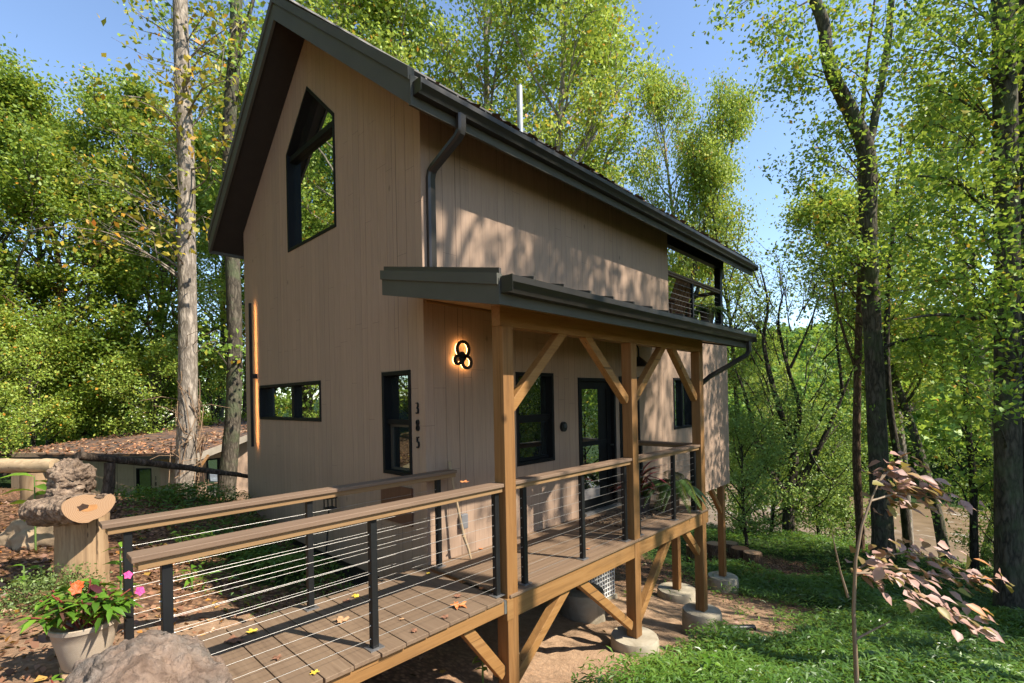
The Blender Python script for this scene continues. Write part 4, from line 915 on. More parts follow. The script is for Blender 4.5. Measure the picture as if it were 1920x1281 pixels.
for k in range(60):
    D = rng_.uniform(36, 60); px = rng_.uniform(-100, 520); q_ = at(px, 740, D); pts.append((q_[0], q_[1], gz(q_[0], q_[1])-rng_.uniform(0, 2))); rad.append(rng_.uniform(2.4, 3.6)); hts.append(rng_.uniform(5, 9))
for k in range(30):
    a = rng_.uniform(1.78, 2.15); D = rng_.uniform(26, 46); x = min(-8.0, D*math.cos(a)); y = D*math.sin(a); pts.append((x, y, gz(x, y)+rng_.uniform(-1, 7))); rad.append(rng_.uniform(2.6, 4.2)); hts.append(rng_.uniform(8, 12))
mass('distant_woods', pts, rad, hts, 640, .42, LF_MID, 94, .36, 'deep green woods far behind the low house')

# ------------------------------------------------------------------ low house across the hollow
A_ = Vector(at(20, 850, 25.2)); B_ = Vector(at(300, 850, 24.2)); E_ = Vector(at(500, 850, 29.5)); zE = -.62
for q in (A_, B_, E_): q.z = 0
nb = empty('low_house', (B_.x, B_.y, -3.2), 'single storey taupe house with a low leaf strewn roof, downhill to the left', 'house')
d1 = (B_-A_); l1 = d1.length; d1.normalize(); n1 = Vector((d1.y, -d1.x, 0)); d2 = (E_-B_); l2 = d2.length; d2.normalize(); n2 = Vector((d2.y, -d2.x, 0))
if n1.dot(Vector(CAM)-B_) < 0: n1.negate()
if n2.dot(Vector(CAM)-B_) < 0: n2.negate()
N1 = lambda u, v_, w_: tuple(B_-d1*u+n1*w_+Vector((0, 0, v_)))     # u runs left from the corner
N2 = lambda u, v_, w_: tuple(B_+d2*u+n2*w_+Vector((0, 0, v_)))
def uv1(px, py):
    r = Vector(CV + (px-960)/FPX*CR - (py-CY)/FPX*CU); c = Vector(CAM); s = (B_-c).dot(n1)/r.dot(n1); q = c+r*s; return (-(q-B_).dot(d1), q.z)
def uv2(px, py):
    r = Vector(CV + (px-960)/FPX*CR - (py-CY)/FPX*CU); c = Vector(CAM); s = (B_-c).dot(n2)/r.dot(n2); q = c+r*s; return ((q-B_).dot(d2), q.z)
def r1(x0, x1, y0, y1): a = uv1(x0, y1); b = uv1(x1, y0); return rect(b[0], a[0], a[1], b[1])
def r2(x0, x1, y0, y1): a = uv2(x0, y1); b = uv2(x1, y0); return rect(a[0], b[0], a[1], b[1])
SID2 = SIDING
wins = [r1(256, 284, 878, 931), r1(163, 178, 880, 909), r1(97, 108, 880, 925)]
MB().prism(rect(.0, l1, -3.3, zE+.1), N1, 0, -.15, wins).build('front_wall', SID2, nb)
dr = r2(388, 413, 858, 938); sw = r2(365, 372, 880, 915)
MB().prism([(.01, -3.3), (l2, -3.3), (l2, zE+1.1), (.01, zE+.1)], N2, 0, -.15, [dr, sw]).build('side_wall', SID2, nb)
for wp in wins:
    f = MB(); ring(f, N1, wp, .05, .01, -.12); fr = f.build('window', BLACKF, nb); MB().prism(inset(wp, .045), N1, -.07, -.08).build('pane', GLASS_LO, fr)
u0, u1 = wins[0][0][0], wins[0][1][0]; vm = (wins[0][0][1]+wins[0][2][1])/2
for wp, nm in ((dr, 'door'), (sw, 'window')):
    f = MB(); ring(f, N2, wp, .09, .01, -.12); fr = f.build(nm, BLACKF, nb); MB().prism(inset(wp, .085), N2, -.07, -.08).build('pane', GLASS_HI, fr)
q = uv1(292, 893); digits('383', N1, q[0], q[1], .19, .28, nb, wid=.7, mirror=-1)
q = uv1(315, 859)
# roof: one low plane whose eave faces the viewer
P1 = Vector(at(-30, 853, 25.6)); P2 = Vector(at(366, 850, 23.4)); P3 = Vector(at(530, 789, 31)); P4 = Vector(at(500, 772, 38))
t = NT('leaf_strewn_shingles'); v = t.coord(); vo = t.n('TexVoronoi'); vo.inputs['Scale'].default_value = 4.5; t.l(v, vo.inputs['Vector']); scl = t.n('SeparateColor'); t.l(vo.outputs['Color'], scl.inputs[0])
lc = t.ramp(scl.outputs[0], [(0, (.09, .055, .04)), (.35, (.16, .085, .055)), (.6, (.26, .13, .07)), (.85, (.34, .17, .08)), (1, (.36, .26, .18))], 'CONSTANT')
sh = t.ramp(t.noise(v, 3, 6, .7), [(.4, (.045, .036, .032)), (.7, (.09, .07, .06))])
mk = t.ramp(t.noise(v, 1.3, 6, .7), [(.38, (0, 0, 0)), (.58, (1, 1, 1))])
t.set(Base_Color=t.mix(mk, sh, lc), Roughness=.9); t.bump(scl.outputs[1], .8, .05)
def quad(P, th, name, mat):
    n_ = (P[1]-P[0]).cross(P[3]-P[0]).normalized(); n_ = n_ if n_.z > 0 else -n_
    vs = [tuple(p) for p in P]+[tuple(p-n_*th) for p in P]
    return MB().add(vs, [(0,1,2,3),(7,6,5,4),(0,4,5,1),(1,5,6,2),(2,6,7,3),(3,7,4,0)]).build(name, mat, nb)
quad([P1, P2, P3, P4], .12, 'roof', t.m)
rg_ = np.random.default_rng(45); n_ = 1700; ua = rg_.random(n_); va = rg_.random(n_)**1.3
Pq = np.array([tuple((P1*(1-u)+P2*u)*(1-v)+(P4*(1-u)+P3*u)*v) for u, v in zip(ua, va)])+np.array([0, 0, .05])
V, F = leaf_quads(Pq-np.array(wloc(nb)), rg_.uniform(.10, .24, n_), rg_, 2.0, .6, .15)
ROOFLIT = m_leaf('roof_litter', [(0, (.09, .045, .03)), (.4, (.24, .11, .06)), (.75, (.42, .20, .10)), (1, (.5, .33, .2))], .05, .6, .02)
raw_mesh('roof_leaves', V, F, ROOFLIT, nb, rg_.random(n_))['kind'] = 'stuff'
PALE = m_plain('pale_fascia', (.30, .255, .20), .7, 0, .2, 3)  # pale tan board colour
dn = Vector((0, 0, -.14)); MB().bar(P2+dn+Vector((.05, -.05, -.06)), P3+dn+Vector((.05, -.05, -.06)), .05, .34).build('rake_board', PALE, nb)
MB().bar(P1+Vector((0, 0, -.2))-n1*-.04, P2+Vector((0, 0, -.2))-n1*-.04, .10, .15).build('gutter', GUTTER, nb)
for px, py in ((163, 836), (244, 830), (289, 826)):
    a_ = Vector(at(px, py, 28)); MB().tube([a_-Vector((0, 0, .5)), a_+Vector((0, 0, .1))], .06, 10).build('vent_pipe', STEEL, nb)
pp = Vector(at(363, 945, 22.9)); MB().box(pp.x-.08, pp.x+.08, pp.y-.08, pp.y+.08, -3.3, -.85).build('porch_post', POST, nb)
ra = Vector(at(365, 915, 23)); rb2 = Vector(at(420, 903, 25)); MB().bar(ra, rb2, .12, .07).build('porch_rail', CAPM, nb)
for k in range(6): MB().tube([ra-Vector((0, 0, .15+k*.13)), rb2-Vector((0, 0, .15+k*.13))], .008, 5).build('cable', CABLE, nb)
rp = ra.lerp(rb2, .62); MB().box(rp.x-.03, rp.x+.03, rp.y-.03, rp.y+.03, rp.z-1.0, rp.z).build('rail_post', BLACK, nb)
dkp = Vector(at(395, 940, 25.2)); MB().box(dkp.x-1.6, dkp.x+2.2, dkp.y-1.6, dkp.y+1.6, dkp.z-.2, dkp.z-.02).build('porch_deck', DECKX, nb)
bp = Vector(at(372, 866, 23.3)); MB().bar(bp+Vector((0, 0, -.35)), bp+Vector((.5, .3, .25)), .09, .09).build('brace', POST, nb)

# ------------------------------------------------------------------ things near the path at the left
SAWN = NT('sawn_wood'); v = SAWN.coord((1, 1, 1)); wv = SAWN.n('TexWave', wave_type='RINGS', rings_direction='SPHERICAL'); wv.inputs['Scale'].default_value = 24; wv.inputs['Distortion'].default_value = 3.5; wv.inputs['Detail'].default_value = 4; wv.inputs['Detail Scale'].default_value = 1.2
SAWN.l(v, wv.inputs['Vector'])
cc = SAWN.ramp(wv.outputs['Color'], [(0, (.25, .15, .085)), (.45, (.30, .195, .115)), (1, (.34, .225, .14))])
cc = SAWN.mix(SAWN.math('MULTIPLY', SAWN.noise(v, 6, 6, .65), .6), cc, (.36, .19, .08)); SAWN.set(Base_Color=cc, Roughness=.85); SAWN.bump(wv.outputs['Fac'], .15, .003); SAWN = SAWN.m
BARKR = m_rock('shaggy_bark', [(.34, (.035, .024, .018)), (.45, (.17, .12, .085)), (.56, (.32, .23, .16)), (.7, (.47, .37, .28))], 13, 1.0, .05)
DEBARK = m_wood('bare_log_wood', (.12, .07, .04), (.36, .235, .13), (.52, .38, .23), 'Z', rough=.8)
DEBARKX = m_wood('bare_rail_wood', (.24, .15, .08), (.47, .34, .2), (.60, .46, .3), 'X', rough=.8)
DARKLOG = m_bark('dark_rail_bark', (.035, .026, .019), (.13, .096, .07), 2.0)
def displace(o, amp, freq, seed=0, octv=4):
    me = o.data; co = np.zeros(len(me.vertices)*3, np.float32); me.vertices.foreach_get('co', co); co = co.reshape(-1, 3); no = np.zeros(len(co)*3, np.float32); me.vertices.foreach_get('normal', no); no = no.reshape(-1, 3)
    for i in range(len(co)):
        co[i] += no[i]*amp*mnoise.fractal(Vector(co[i]*freq)+Vector((seed*7.3, seed*3.1, seed)), .9, 2.0, octv)
    me.vertices.foreach_set('co', co.ravel()); me.update()
def log(name, pts, rad, mat, parent=None, sides=26, seg=12, amp=.015, freq=6, seed=1, cap=True):
    P = [Vector(p) for p in pts]; q = []; rr = []
    for i in range(len(P)-1):
        for k in range(seg): q.append(P[i].lerp(P[i+1], k/seg)); rr.append(rad[i]*(1-k/seg)+rad[i+1]*k/seg)
    q.append(P[-1]); rr.append(rad[-1]); o = MB().tube(q, rr, sides, cap).build(name, mat, parent, smooth=60, fixn=False); displace(o, amp, freq, seed); return o
ulog = empty('upright_log', (-2.63, 2.02, 0), 'upright peeled log stump carrying the sawn log, by the bridge start', 'log')
log('body', [(-2.63, 2.02, -.15), (-2.63, 2.02, .4), (-2.62, 2.02, .735)], [.215, .20, .205], DEBARK, ulog, 30, 10, .014, 7, 2)
MB().prism([(-2.62+.19*math.cos(k*.2618), 2.02+.19*math.sin(k*.2618)) for k in range(24)], lambda u, v_, w_: (u, v_, w_), .735, .742).build('sawn_top', SAWN, ulog)
slog = empty('sawn_log', (-2.62, 1.50, .88), 'short two lobed log lying on the peeled stump, pale sawn face forward', 'log')
pr = []
for k in range(110):
    a = 2*math.pi*k/110; c, s = math.cos(a), math.sin(a); r = .165*(1+.18*abs(c)); x = c*.20; z = s*.115
    x += .03*(c > 0); z += .018*math.cos(2*a)-.012*math.exp(-((a-1.1)/.25)**2)*3.2
    if c < 0: z *= 1.12
    pr.append((x, z))
fdir = Vector((-.10, -.99, .08)).normalized(); ax = Vector((.86, -.50, -.03)).normalized(); fdir = Vector((.40, -.91, .10)).normalized(); ax = fdir.cross(Vector((0, 0, 1))).normalized(); ax = -ax if ax.x < 0 else ax; upv = ax.cross(fdir).normalized(); upv = upv if upv.z > 0 else -upv
LF_ = lambda u, v_, w_: tuple(Vector((-2.63, 1.50, .885))+ax*u+upv*v_+fdir*w_)
m = MB(); vs = []; fs = []; n_ = len(pr)
for j in range(61):
    w_ = -.62*j/60; sc_ = 1+.02*math.sin(j*1.3); vs += [LF_(x*sc_, z*sc_, w_) for x, z in pr]
for j in range(60):
    for k in range(n_): fs.append((j*n_+k, j*n_+(k+1) % n_, (j+1)*n_+(k+1) % n_, (j+1)*n_+k))
m.add(vs, fs); o = m.build('bark', BARKR, slog, smooth=60); displace(o, .022, 14, 5, 6)
ff = MB().prism([(x*.985, z*.985) for x, z in pr], LF_, -.01, .004).build('sawn_face', SAWN, slog)
MB().prism([(-.04+.045*math.cos(k*.524)*(1+.25*math.sin(1.7*k)), -.002+.026*math.sin(k*.524)*(1+.35*math.cos(2.3*k))) for k in range(12)], LF_, .0045, .006).build('rot_hole', m_plain('rotten_heart', (.04, .018, .008), .9, 0, .5, 30), slog)
MB().prism([(.005+.07*math.cos(k*.7854)*(1+.3*math.sin(2*k)), -.02+.03*math.sin(k*.7854)) for k in range(8)], LF_, .0042, .0052).build('orange_stain', m_plain('orange_rot', (.36, .17, .06), .9, 0, .3, 20), slog)
MB().prism([(.10+.035*math.cos(k*.7854)*(1+.3*math.sin(2*k)), .068+.02*math.sin(k*.7854)) for k in range(8)], LF_, .0042, .012).build('ingrown_bark', BARKR, slog)
blog = log('shaggy_log', [(-2.70, 2.25, .84), (-2.69, 2.27, .95), (-2.68, 2.28, 1.0), (-2.68, 2.28, 1.12), (-2.675, 2.26, 1.20), (-2.67, 2.25, 1.235)], [.17, .15, .17, .168, .13, .05], BARKR, None, 90, 16, .045, 11, 7)
tag(blog, 'rough shaggy barked log chunk standing up behind the sawn face', 'log')
def rock(name, c, r, mat, label, seed, amp=.25, sub=5, freq=1.6, crk=.0):
    bm = bmesh.new(); bmesh.ops.create_icosphere(bm, subdivisions=sub, radius=1)
    for v_ in bm.verts:
        p = v_.co.copy(); n0 = mnoise.fractal(p*freq+Vector((seed, 2*seed, 0)), 1.0, 2.0, 3); n1_ = mnoise.fractal(p*freq*4+Vector((seed, 0, seed)), .8, 2.1, 5)
        rd = 1-abs(mnoise.noise(p*freq*2.6+Vector((0, seed, 2*seed))))*2; rd2 = 1-abs(mnoise.noise(p*freq*7+Vector((seed, 3*seed, 0))))*2; s = 1+amp*n0+amp*.3*n1_-crk*max(0, rd-.45)-crk*.5*max(0, rd2-.4); v_.co = Vector((p.x*r[0]*s, p.y*r[1]*s, p.z*r[2]*s))
    me = bpy.data.meshes.new(name); bm.to_mesh(me); bm.free()
    for p in me.polygons: p.use_smooth = True
    me.materials.append(mat); o = bpy.data.objects.new(name, me); COL.objects.link(o); o.location = c; return tag(o, label, 'rock')
t = NT('pinkish_weathered_rock'); v = t.coord(); a = t.noise(v, 5, 10, .72, .3); b = t.noise(v, 1.7, 5, .6); c_ = t.noise(v, 30, 6, .7)
wp = t.n('TexNoise'); wp.inputs['Scale'].default_value = 4; wp.inputs['Detail'].default_value = 5; t.l(v, wp.inputs['Vector']); mx = t.n('Mix', data_type='VECTOR'); mx.inputs['Factor'].default_value = .35; t.l(v, mx.inputs['A']); t.l(wp.outputs['Color'], mx.inputs['B'])
vo = t.n('TexVoronoi', feature='DISTANCE_TO_EDGE'); vo.inputs['Scale'].default_value = 3.1; t.l(mx.outputs['Result'], vo.inputs['Vector']); crk = t.math('MULTIPLY', t.ramp(vo.outputs['Distance'], [(.0, (1, 1, 1)), (.035, (0, 0, 0))]), t.ramp(b, [(.42, (0, 0, 0)), (.58, (1, 1, 1))]))
col = t.ramp(a, [(.3, (.07, .046, .032)), (.43, (.18, .122, .088)), (.55, (.29, .205, .15)), (.7, (.38, .295, .23))]); col = t.mix(t.ramp(b, [(.45, (0, 0, 0)), (.6, (1, 1, 1))]), col, t.ramp(c_, [(.35, (.11, .095, .08)), (.65, (.27, .235, .20))]))
col = t.mix(t.math('MULTIPLY', crk, t.math('MULTIPLY', b, 1.3)), col, (.035, .026, .02)); t.set(Base_Color=col, Roughness=.92); t.b.inputs['Specular IOR Level'].default_value = .15
t.bump(t.math('SUBTRACT', t.math('ADD', a, t.math('MULTIPLY', c_, .35)), t.math('MULTIPLY', crk, .25)), .9, .06); ROCKP = t.m
ROCKT = m_rock('tan_rock', [(.25, (.20, .14, .085)), (.5, (.33, .24, .15)), (.75, (.43, .33, .22))], 4, .5, .03)
rock('weathered_boulder', (-2.765, -1.64, .22), (.40, .42, .52), ROCKP, 'large rough brownish grey boulder in the left foreground at the bridge rail', 8, .10, 7, 2.0, .04)
p = at(105, 990, 6.2); rock('tan_boulder', (p[0], p[1], .16), (.52, .42, .34), ROCKT, 'smooth tan boulder on the bank behind the upright peeled stump', 5, .16)
p = at(560, 1010, 7.5)
lr = empty('log_rail', (-2.8, 4.0, .1), 'pale peeled log rail on a thick short post at the left edge', 'fence')
log('rail', [(-2.70, 3.86, 1.07), (-3.2, 4.42, 1.075), (-4.2, 5.5, 1.08)], [.082, .085, .09], DEBARKX, lr, 18, 12, .010, 7, 9)
log('post', [(-2.84, 4.06, -.2), (-2.84, 4.06, .5), (-2.84, 4.06, .99)], [.19, .175, .165], DEBARK, lr, 24, 10, .012, 6, 10)
dr_ = empty('leaning_log_rail', (-2.05, 5.22, .2), 'dark weathered log rail sloping down to the cabin wall on a crooked post', 'fence')
log('rail', [(-2.40, 4.96, 1.09), (-1.2, 5.66, .76), (.325, 6.5, .30)], [.062, .054, .042], DARKLOG, dr_, 16, 16, .014, 6, 12)
log('post', [(-2.06, 5.26, -.1), (-2.10, 5.22, .3), (-2.03, 5.2, .62), (-2.02, 5.19, .93)], [.10, .085, .075, .07], DARKLOG, dr_, 16, 8, .012, 6, 13)
# log seats beyond the cabin
for i, (px, py, D, r, h, lab) in enumerate([(1388, 1052, 15.2, .27, .5, 'sawn log seat with a reddish top, centre of the group beyond the cabin'), (1412, 1072, 14.6, .26, .5, 'sawn log seat nearest the viewer beyond the last cabin post'), (1340, 1035, 15.5, .25, .5, 'sawn log seat just left of the last cabin post'), (1302, 1032, 15.0, .24, .5, 'sawn log seat farthest left, seen behind the porch posts'), (1370, 1035, 16.2, .24, .42, 'small sawn log seat at the back of the group')]):
    p = at(px, py, D); z = gz(p[0], p[1]); e = empty('cut_log', (p[0], p[1], z), lab, 'log', 'log seats below the cabin')
    log('bark', [(p[0], p[1], z-.1), (p[0], p[1], z+h)], [r*1.06, r], BARK_BROWN, e, 20, 6, .012, 7, i+20)
    MB().prism([(p[0]+r*.93*math.cos(k*.314), p[1]+r*.93*math.sin(k*.314)) for k in range(20)], lambda u, v_, w_: (u, v_, w_), z+h-.01, z+h+.006).build('sawn_top', m_plain('red_cut_wood', (.36, .15, .06), .8, 0, .2, 9) if i == 0 else SAWN, e)
# lantern stake, stick, mat, air conditioner
ls = empty('path_light', (-.22, 2.02, gz(-.22, 2.02)), 'small black lantern on a leaning stake against the gable wall', 'lamp')
m = MB()
for x_ in (-.055, .055):
    for y_ in (-.055, .055): m.box(-.15+x_-.006, -.15+x_+.006, 1.94+y_-.006, 1.94+y_+.006, .38, .5)
m.box(-.22, -.08, 1.87, 2.01, .50, .515); m.box(-.215, -.085, 1.875, 2.005, .365, .38); m.build('lantern_head', BLACK, ls)
MB().tube([(-.22, 2.02, -.75), (-.16, 1.95, .37)], .011, 8).build('stake', BLACK, ls)
o = MB().tube([(.235, -.105, 1.10), (.26, -.10, .95), (.30, -.12, .70), (.335, -.15, .45), (.36, -.175, .26), (.40, -.20, .12), (.42, -.215, .012)], [.017, .014, .0155, .015, .019, .014, .013], 9, jitter=.12, rng=random.Random(4)).tube([(.36, -.175, .26), (.325, -.20, .275)], [.012, .007], 7).build('walking_stick', m_wood('peeled_stick', (.30, .2, .11), (.45, .33, .2), (.55, .42, .28), 'Z'), None, smooth=60); tag(o, 'peeled wooden walking stick leaning on the wall beside the grey outlet box', 'stick')
t = NT('woven_coir'); vo = t.n('TexVoronoi'); vo.inputs['Scale'].default_value = 42; t.l(t.coord(), vo.inputs['Vector']); s_ = t.n('SeparateColor'); t.l(vo.outputs['Color'], s_.inputs[0])
t.set(Base_Color=t.ramp(s_.outputs[0], [(0, (.05, .03, .02)), (.4, (.2, .125, .07)), (.7, (.34, .23, .13)), (1, (.44, .33, .2))], 'CONSTANT'), Roughness=.95); t.bump(vo.outputs['Distance'], .6, .006)
o = MB().box(2.62, 3.95, -.80, -.22, .001, .016).build('door_mat', t.m, None, bevel=.004); tag(o, 'brown woven mat on the porch deck before the glass door', 'mat')
ac = empty('air_conditioner', (4.3, .8, -1.95), 'white grilled outdoor air conditioner unit under the porch floor', 'air conditioner')
MB().box(3.85, 4.70, .66, 1.0, -1.90, -1.27).build('casing', m_plain('grey_casing', (.10, .10, .10), .5), ac, bevel=.01); MB().box(3.8, 4.75, .62, 1.05, -2.3, -1.905).build('pad', CONC, ac)
m = MB()
for k in range(8): m.box(3.88, 4.70, .640, .655, -1.88+k*.081, -1.865+k*.081)
for k in range(11): m.box(3.88+k*.08, 3.895+k*.08, .636, .657, -1.88, -1.30)
m.build('grille', m_plain('white_grille', (.75, .75, .72), .4), ac)

# ------------------------------------------------------------------ potted and wild plants
def lf(name, stops, tr=.3, g=.08): return m_leaf(name, stops, tr, .35, g)
IMP = lf('impatiens_leaves', g=.03, stops=[(0, (.04, .10, .012)), (.5, (.10, .22, .022)), (.8, (.17, .30, .03)), (.9, (.10, .05, .03)), (1, (.09, .02, .03))])
def leafcloud(name, mat, parent, P, D, L, Wd, rng, up=(0, 0, 1), droop=.25, tone=None, loc=None):
    N = len(P); Nn = np.tile(np.array(up, float), (N, 1))+rng.normal(0, .25, (N, 3)); V, F, k = blades(P, D, Nn, L, Wd, droop)
    tone = rng.random(N) if tone is None else tone
    off = np.array(wloc(parent)) if parent else np.zeros(3)
    return raw_mesh(name, V-off, F, mat, parent, np.tile(tone, k), smooth=True)
def bushy(rng, c, rx, rz, nst, nl, z0=0.0):
    'whorls of leaves on short stems: returns stem polylines, leaf bases and directions'
    st = []; P = []; D = []
    for i in range(nst):
        a = rng.uniform(0, 6.28); r = rx*math.sqrt(rng.random()); tip = np.array([c[0]+r*math.cos(a), c[1]+r*math.sin(a), c[2]+z0+rz*(1-.55*(r/rx)**2)*rng.uniform(.7, 1.08)])
        b = np.array([c[0]+.25*r*math.cos(a), c[1]+.25*r*math.sin(a), c[2]]); st.append([tuple(b), tuple((b+tip)/2+np.array([0, 0, .03])), tuple(tip)])
        for k in range(nl):
            f = rng.uniform(.45, 1.0); q = b*(1-f)+tip*f; aa = k*2.4+rng.uniform(-.4, .4); P.append(q); D.append((math.cos(aa), math.sin(aa), rng.uniform(-.15, .55)))
    return st, np.array(P), np.array(D)
rng = np.random.default_rng(61)
def flower(parent, c, r, mat, n=5, seed=0, tilt=(0, 0, 1)):
    rg = np.random.default_rng(seed); P = np.tile(np.array(c), (n, 1)); a = np.arange(n)*2*math.pi/n+rg.uniform(0, 1); nz = nrm(np.array(tilt, float)); x = nrm(np.cross(nz, [0.3, 1, 0.2])); y = np.cross(nz, x)
    D = np.outer(np.cos(a), x)+np.outer(np.sin(a), y)+.2*nz; V, F, k = blades(P, D, np.tile(nz, (n, 1)), np.full(n, r), np.full(n, r*1.0), .15)
    return raw_mesh('flower', V-np.array(wloc(parent)), F, mat, parent, None, smooth=True)
pot = empty('flower_pot', (-2.81, -.21, .06), 'cream ribbed pot of orange and pink impatiens beside the boulder', 'potted plant')
prof = [(.105, .15), (.118, .17), (.135, .25), (.158, .34), (.168, .395), (.175, .40), (.176, .425), (.165, .428), (.150, .40), (0, .395)]
t = NT('cream_ribbed_pot'); br = t.n('TexBrick'); br.inputs['Scale'].default_value = 40; br.inputs['Mortar Size'].default_value = .03; br.inputs['Color1'].default_value = (.44, .36, .27, 1); br.inputs['Color2'].default_value = (.40, .32, .235, 1); br.inputs['Mortar'].default_value = (.33, .26, .19, 1)
gg = t.n('TexCoord'); sp = t.n('SeparateXYZ'); t.l(gg.outputs['Object'], sp.inputs[0]); an = t.n('Math', operation='ARCTAN2'); t.l(sp.outputs[1], an.inputs[0]); t.l(sp.outputs[0], an.inputs[1]); cb = t.n('CombineXYZ'); t.l(t.math('MULTIPLY', an.outputs[0], .16), cb.inputs[0]); t.l(sp.outputs[2], cb.inputs[1]); t.l(cb.outputs[0], br.inputs['Vector'])
t.set(Base_Color=br.outputs['Color'], Roughness=.6); t.bump(br.outputs['Fac'], -.5, .004)
MB().lathe(prof, 40, (-2.81, -.21, 0)).build('pot', t.m, pot, smooth=50)
st, P, D = bushy(rng, (-2.81, -.21, .40), .27, .31, 30, 11)
m = MB(); [m.tube(s, [.007, .006, .004], 5) for s in st]; m.build('stems', m_plain('red_stem', (.22, .04, .03), .5), pot, fixn=False)
leafcloud('foliage', IMP, pot, P, D, rng.uniform(.065, .125, len(P)), rng.uniform(.026, .042, len(P)), rng, droop=.35)
OR = m_plain('orange_petal', (.62, .075, .006), .6, 0, .1); PK = m_plain('pink_petal', (.58, .035, .2), .6, 0, .15)
flower(pot, at(145, 1098, 2.92), .036, OR, 6, 1, (-.3, -.7, .8)); flower(pot, at(142, 1105, 2.90), .034, OR, 5, 2, (.1, -.8, .5)); flower(pot, at(240, 1078, 2.98), .026, PK, 5, 3, (.2, -.8, .4)); flower(pot, at(262, 1108, 2.86), .029, PK, 5, 4, (.3, -.8, .4))
o = MB().box(-2.93, -2.70, -.30, -.10, -.02, .148).build('wooden_block', DEBARK, None, bevel=.01); tag(o, 'low wooden block carrying the cream flower pot', 'block')
fp = empty('impatiens_plant', tuple(at(170, 1240, 2.6)), 'dark leaved impatiens growing low between the pot and the boulder', 'plant')
cpt = at(150, 1262, 2.45); z0 = gz(cpt[0], cpt[1]); st, P, D = bushy(rng, (cpt[0], cpt[1], z0), .22, .42, 16, 9)
m = MB(); [m.tube(s, [.007, .006, .004], 5) for s in st]; m.build('stems', bpy.data.materials['red_stem'], fp, fixn=False); leafcloud('foliage', IMP, fp, P, D, rng.uniform(.06, .11, len(P)), rng.uniform(.022, .036, len(P)), rng, droop=.3, tone=np.clip(rng.random(len(P))*.75+.3, 0, 1))
cpt = (-2.90, 1.55); sh = empty('round_shrub', (cpt[0], cpt[1], gz(*cpt)), 'small rounded pale green shrub at the foot of the peeled stump', 'shrub')
N = 2600; d = nrm(rng.normal(0, 1, (N, 3))); d[:, 2] = np.abs(d[:, 2]); P = d*np.array([.40, .36, .30])*rng.uniform(.55, 1.06, (N, 1))*(1+.16*np.sin(d[:, :1]*9+d[:, 1:2]*7)); V, F = leaf_quads(P, rng.uniform(.018, .034, N), rng, .6); raw_mesh('foliage', V, F, m_leaf('pale_shrub_leaves', [(0, (.07, .12, .03)), (1, (.23, .31, .09))], .3), sh, rng.random(N))
m = MB(); [m.tube([(0, 0, 0), tuple(nrm(rng.normal(0, 1, 3)*np.array([1, 1, .3])+np.array([0, 0, .7]))*.3)], [.008, .003], 4) for k in range(14)]; m_ = MB(); m_.v = [(a+cpt[0], b+cpt[1], c+gz(*cpt)) for a, b, c in m.v]; m_.f = m.f; m_.build('stems', BARK_BROWN, sh, fixn=False)
def weed(name, base, h, nl, L, Wd, label, seed, lean=(0, 0), mat=None, whorl=False):
    rg = np.random.default_rng(seed); e = empty(name, tuple(base), label, 'plant'); b = np.array(base, float); tip = b+np.array([lean[0], lean[1], h])
    MB().tube([tuple(b-[0, 0, .05]), tuple((b+tip)/2), tuple(tip)], [.011, .009, .005], 6).build('stem', m_plain('green_stem', (.12, .20, .04), .6), e, fixn=False)
    f = np.linspace(.35, 1, nl); P = b+(tip-b)*f[:, None]; a = np.arange(nl)*2.2+rg.uniform(-.3, .3, nl); D = np.stack([np.cos(a), np.sin(a), rg.uniform(.1, .6, nl)], 1)
    leafcloud('foliage', mat or IMP, e, P, D, L*rg.uniform(.7, 1.1, nl), Wd*rg.uniform(.8, 1.1, nl), rg, droop=.35, tone=rg.uniform(.35, .78, nl)); return e
b = at(66, 985, 5.7); weed('tall_weed', (b[0], b[1], gz(b[0], b[1])), at(60, 878, 5.7)[2]-gz(b[0], b[1])-.1, 11, .30, .11, 'tall leafy green weed in front of the pale log rail', 3)
for i, (px, py, D, h, n_, L, lab) in enumerate([(45, 1095, 4.4, .28, 5, .16, 'small broad leaved seedling in the stump shadow'), (78, 1085, 4.6, .22, 5, .13, 'small seedling just left of the round pale shrub'), (225, 1010, 4.3, .62, 9, .16, 'leafy weed growing behind the near bridge post'), (360, 1110, 5.2, .22, 10, .15, 'bright green weed on the leaf litter beyond the bridge rail'), (1330, 1270, 5.0, .35, 12, .14, 'bright leafy weed at the bottom edge below the porch'), (905, 1262, 4.6, .45, 14, .10, 'upright bushy weed against the first porch post'), (1450, 700, 0, 0, 0, 0, None)]):
    if lab:
        p = at(px, py, D); weed('seedling', (p[0], p[1], gz(p[0], p[1])), h, n_, L, L*.42, lab, 40+i)
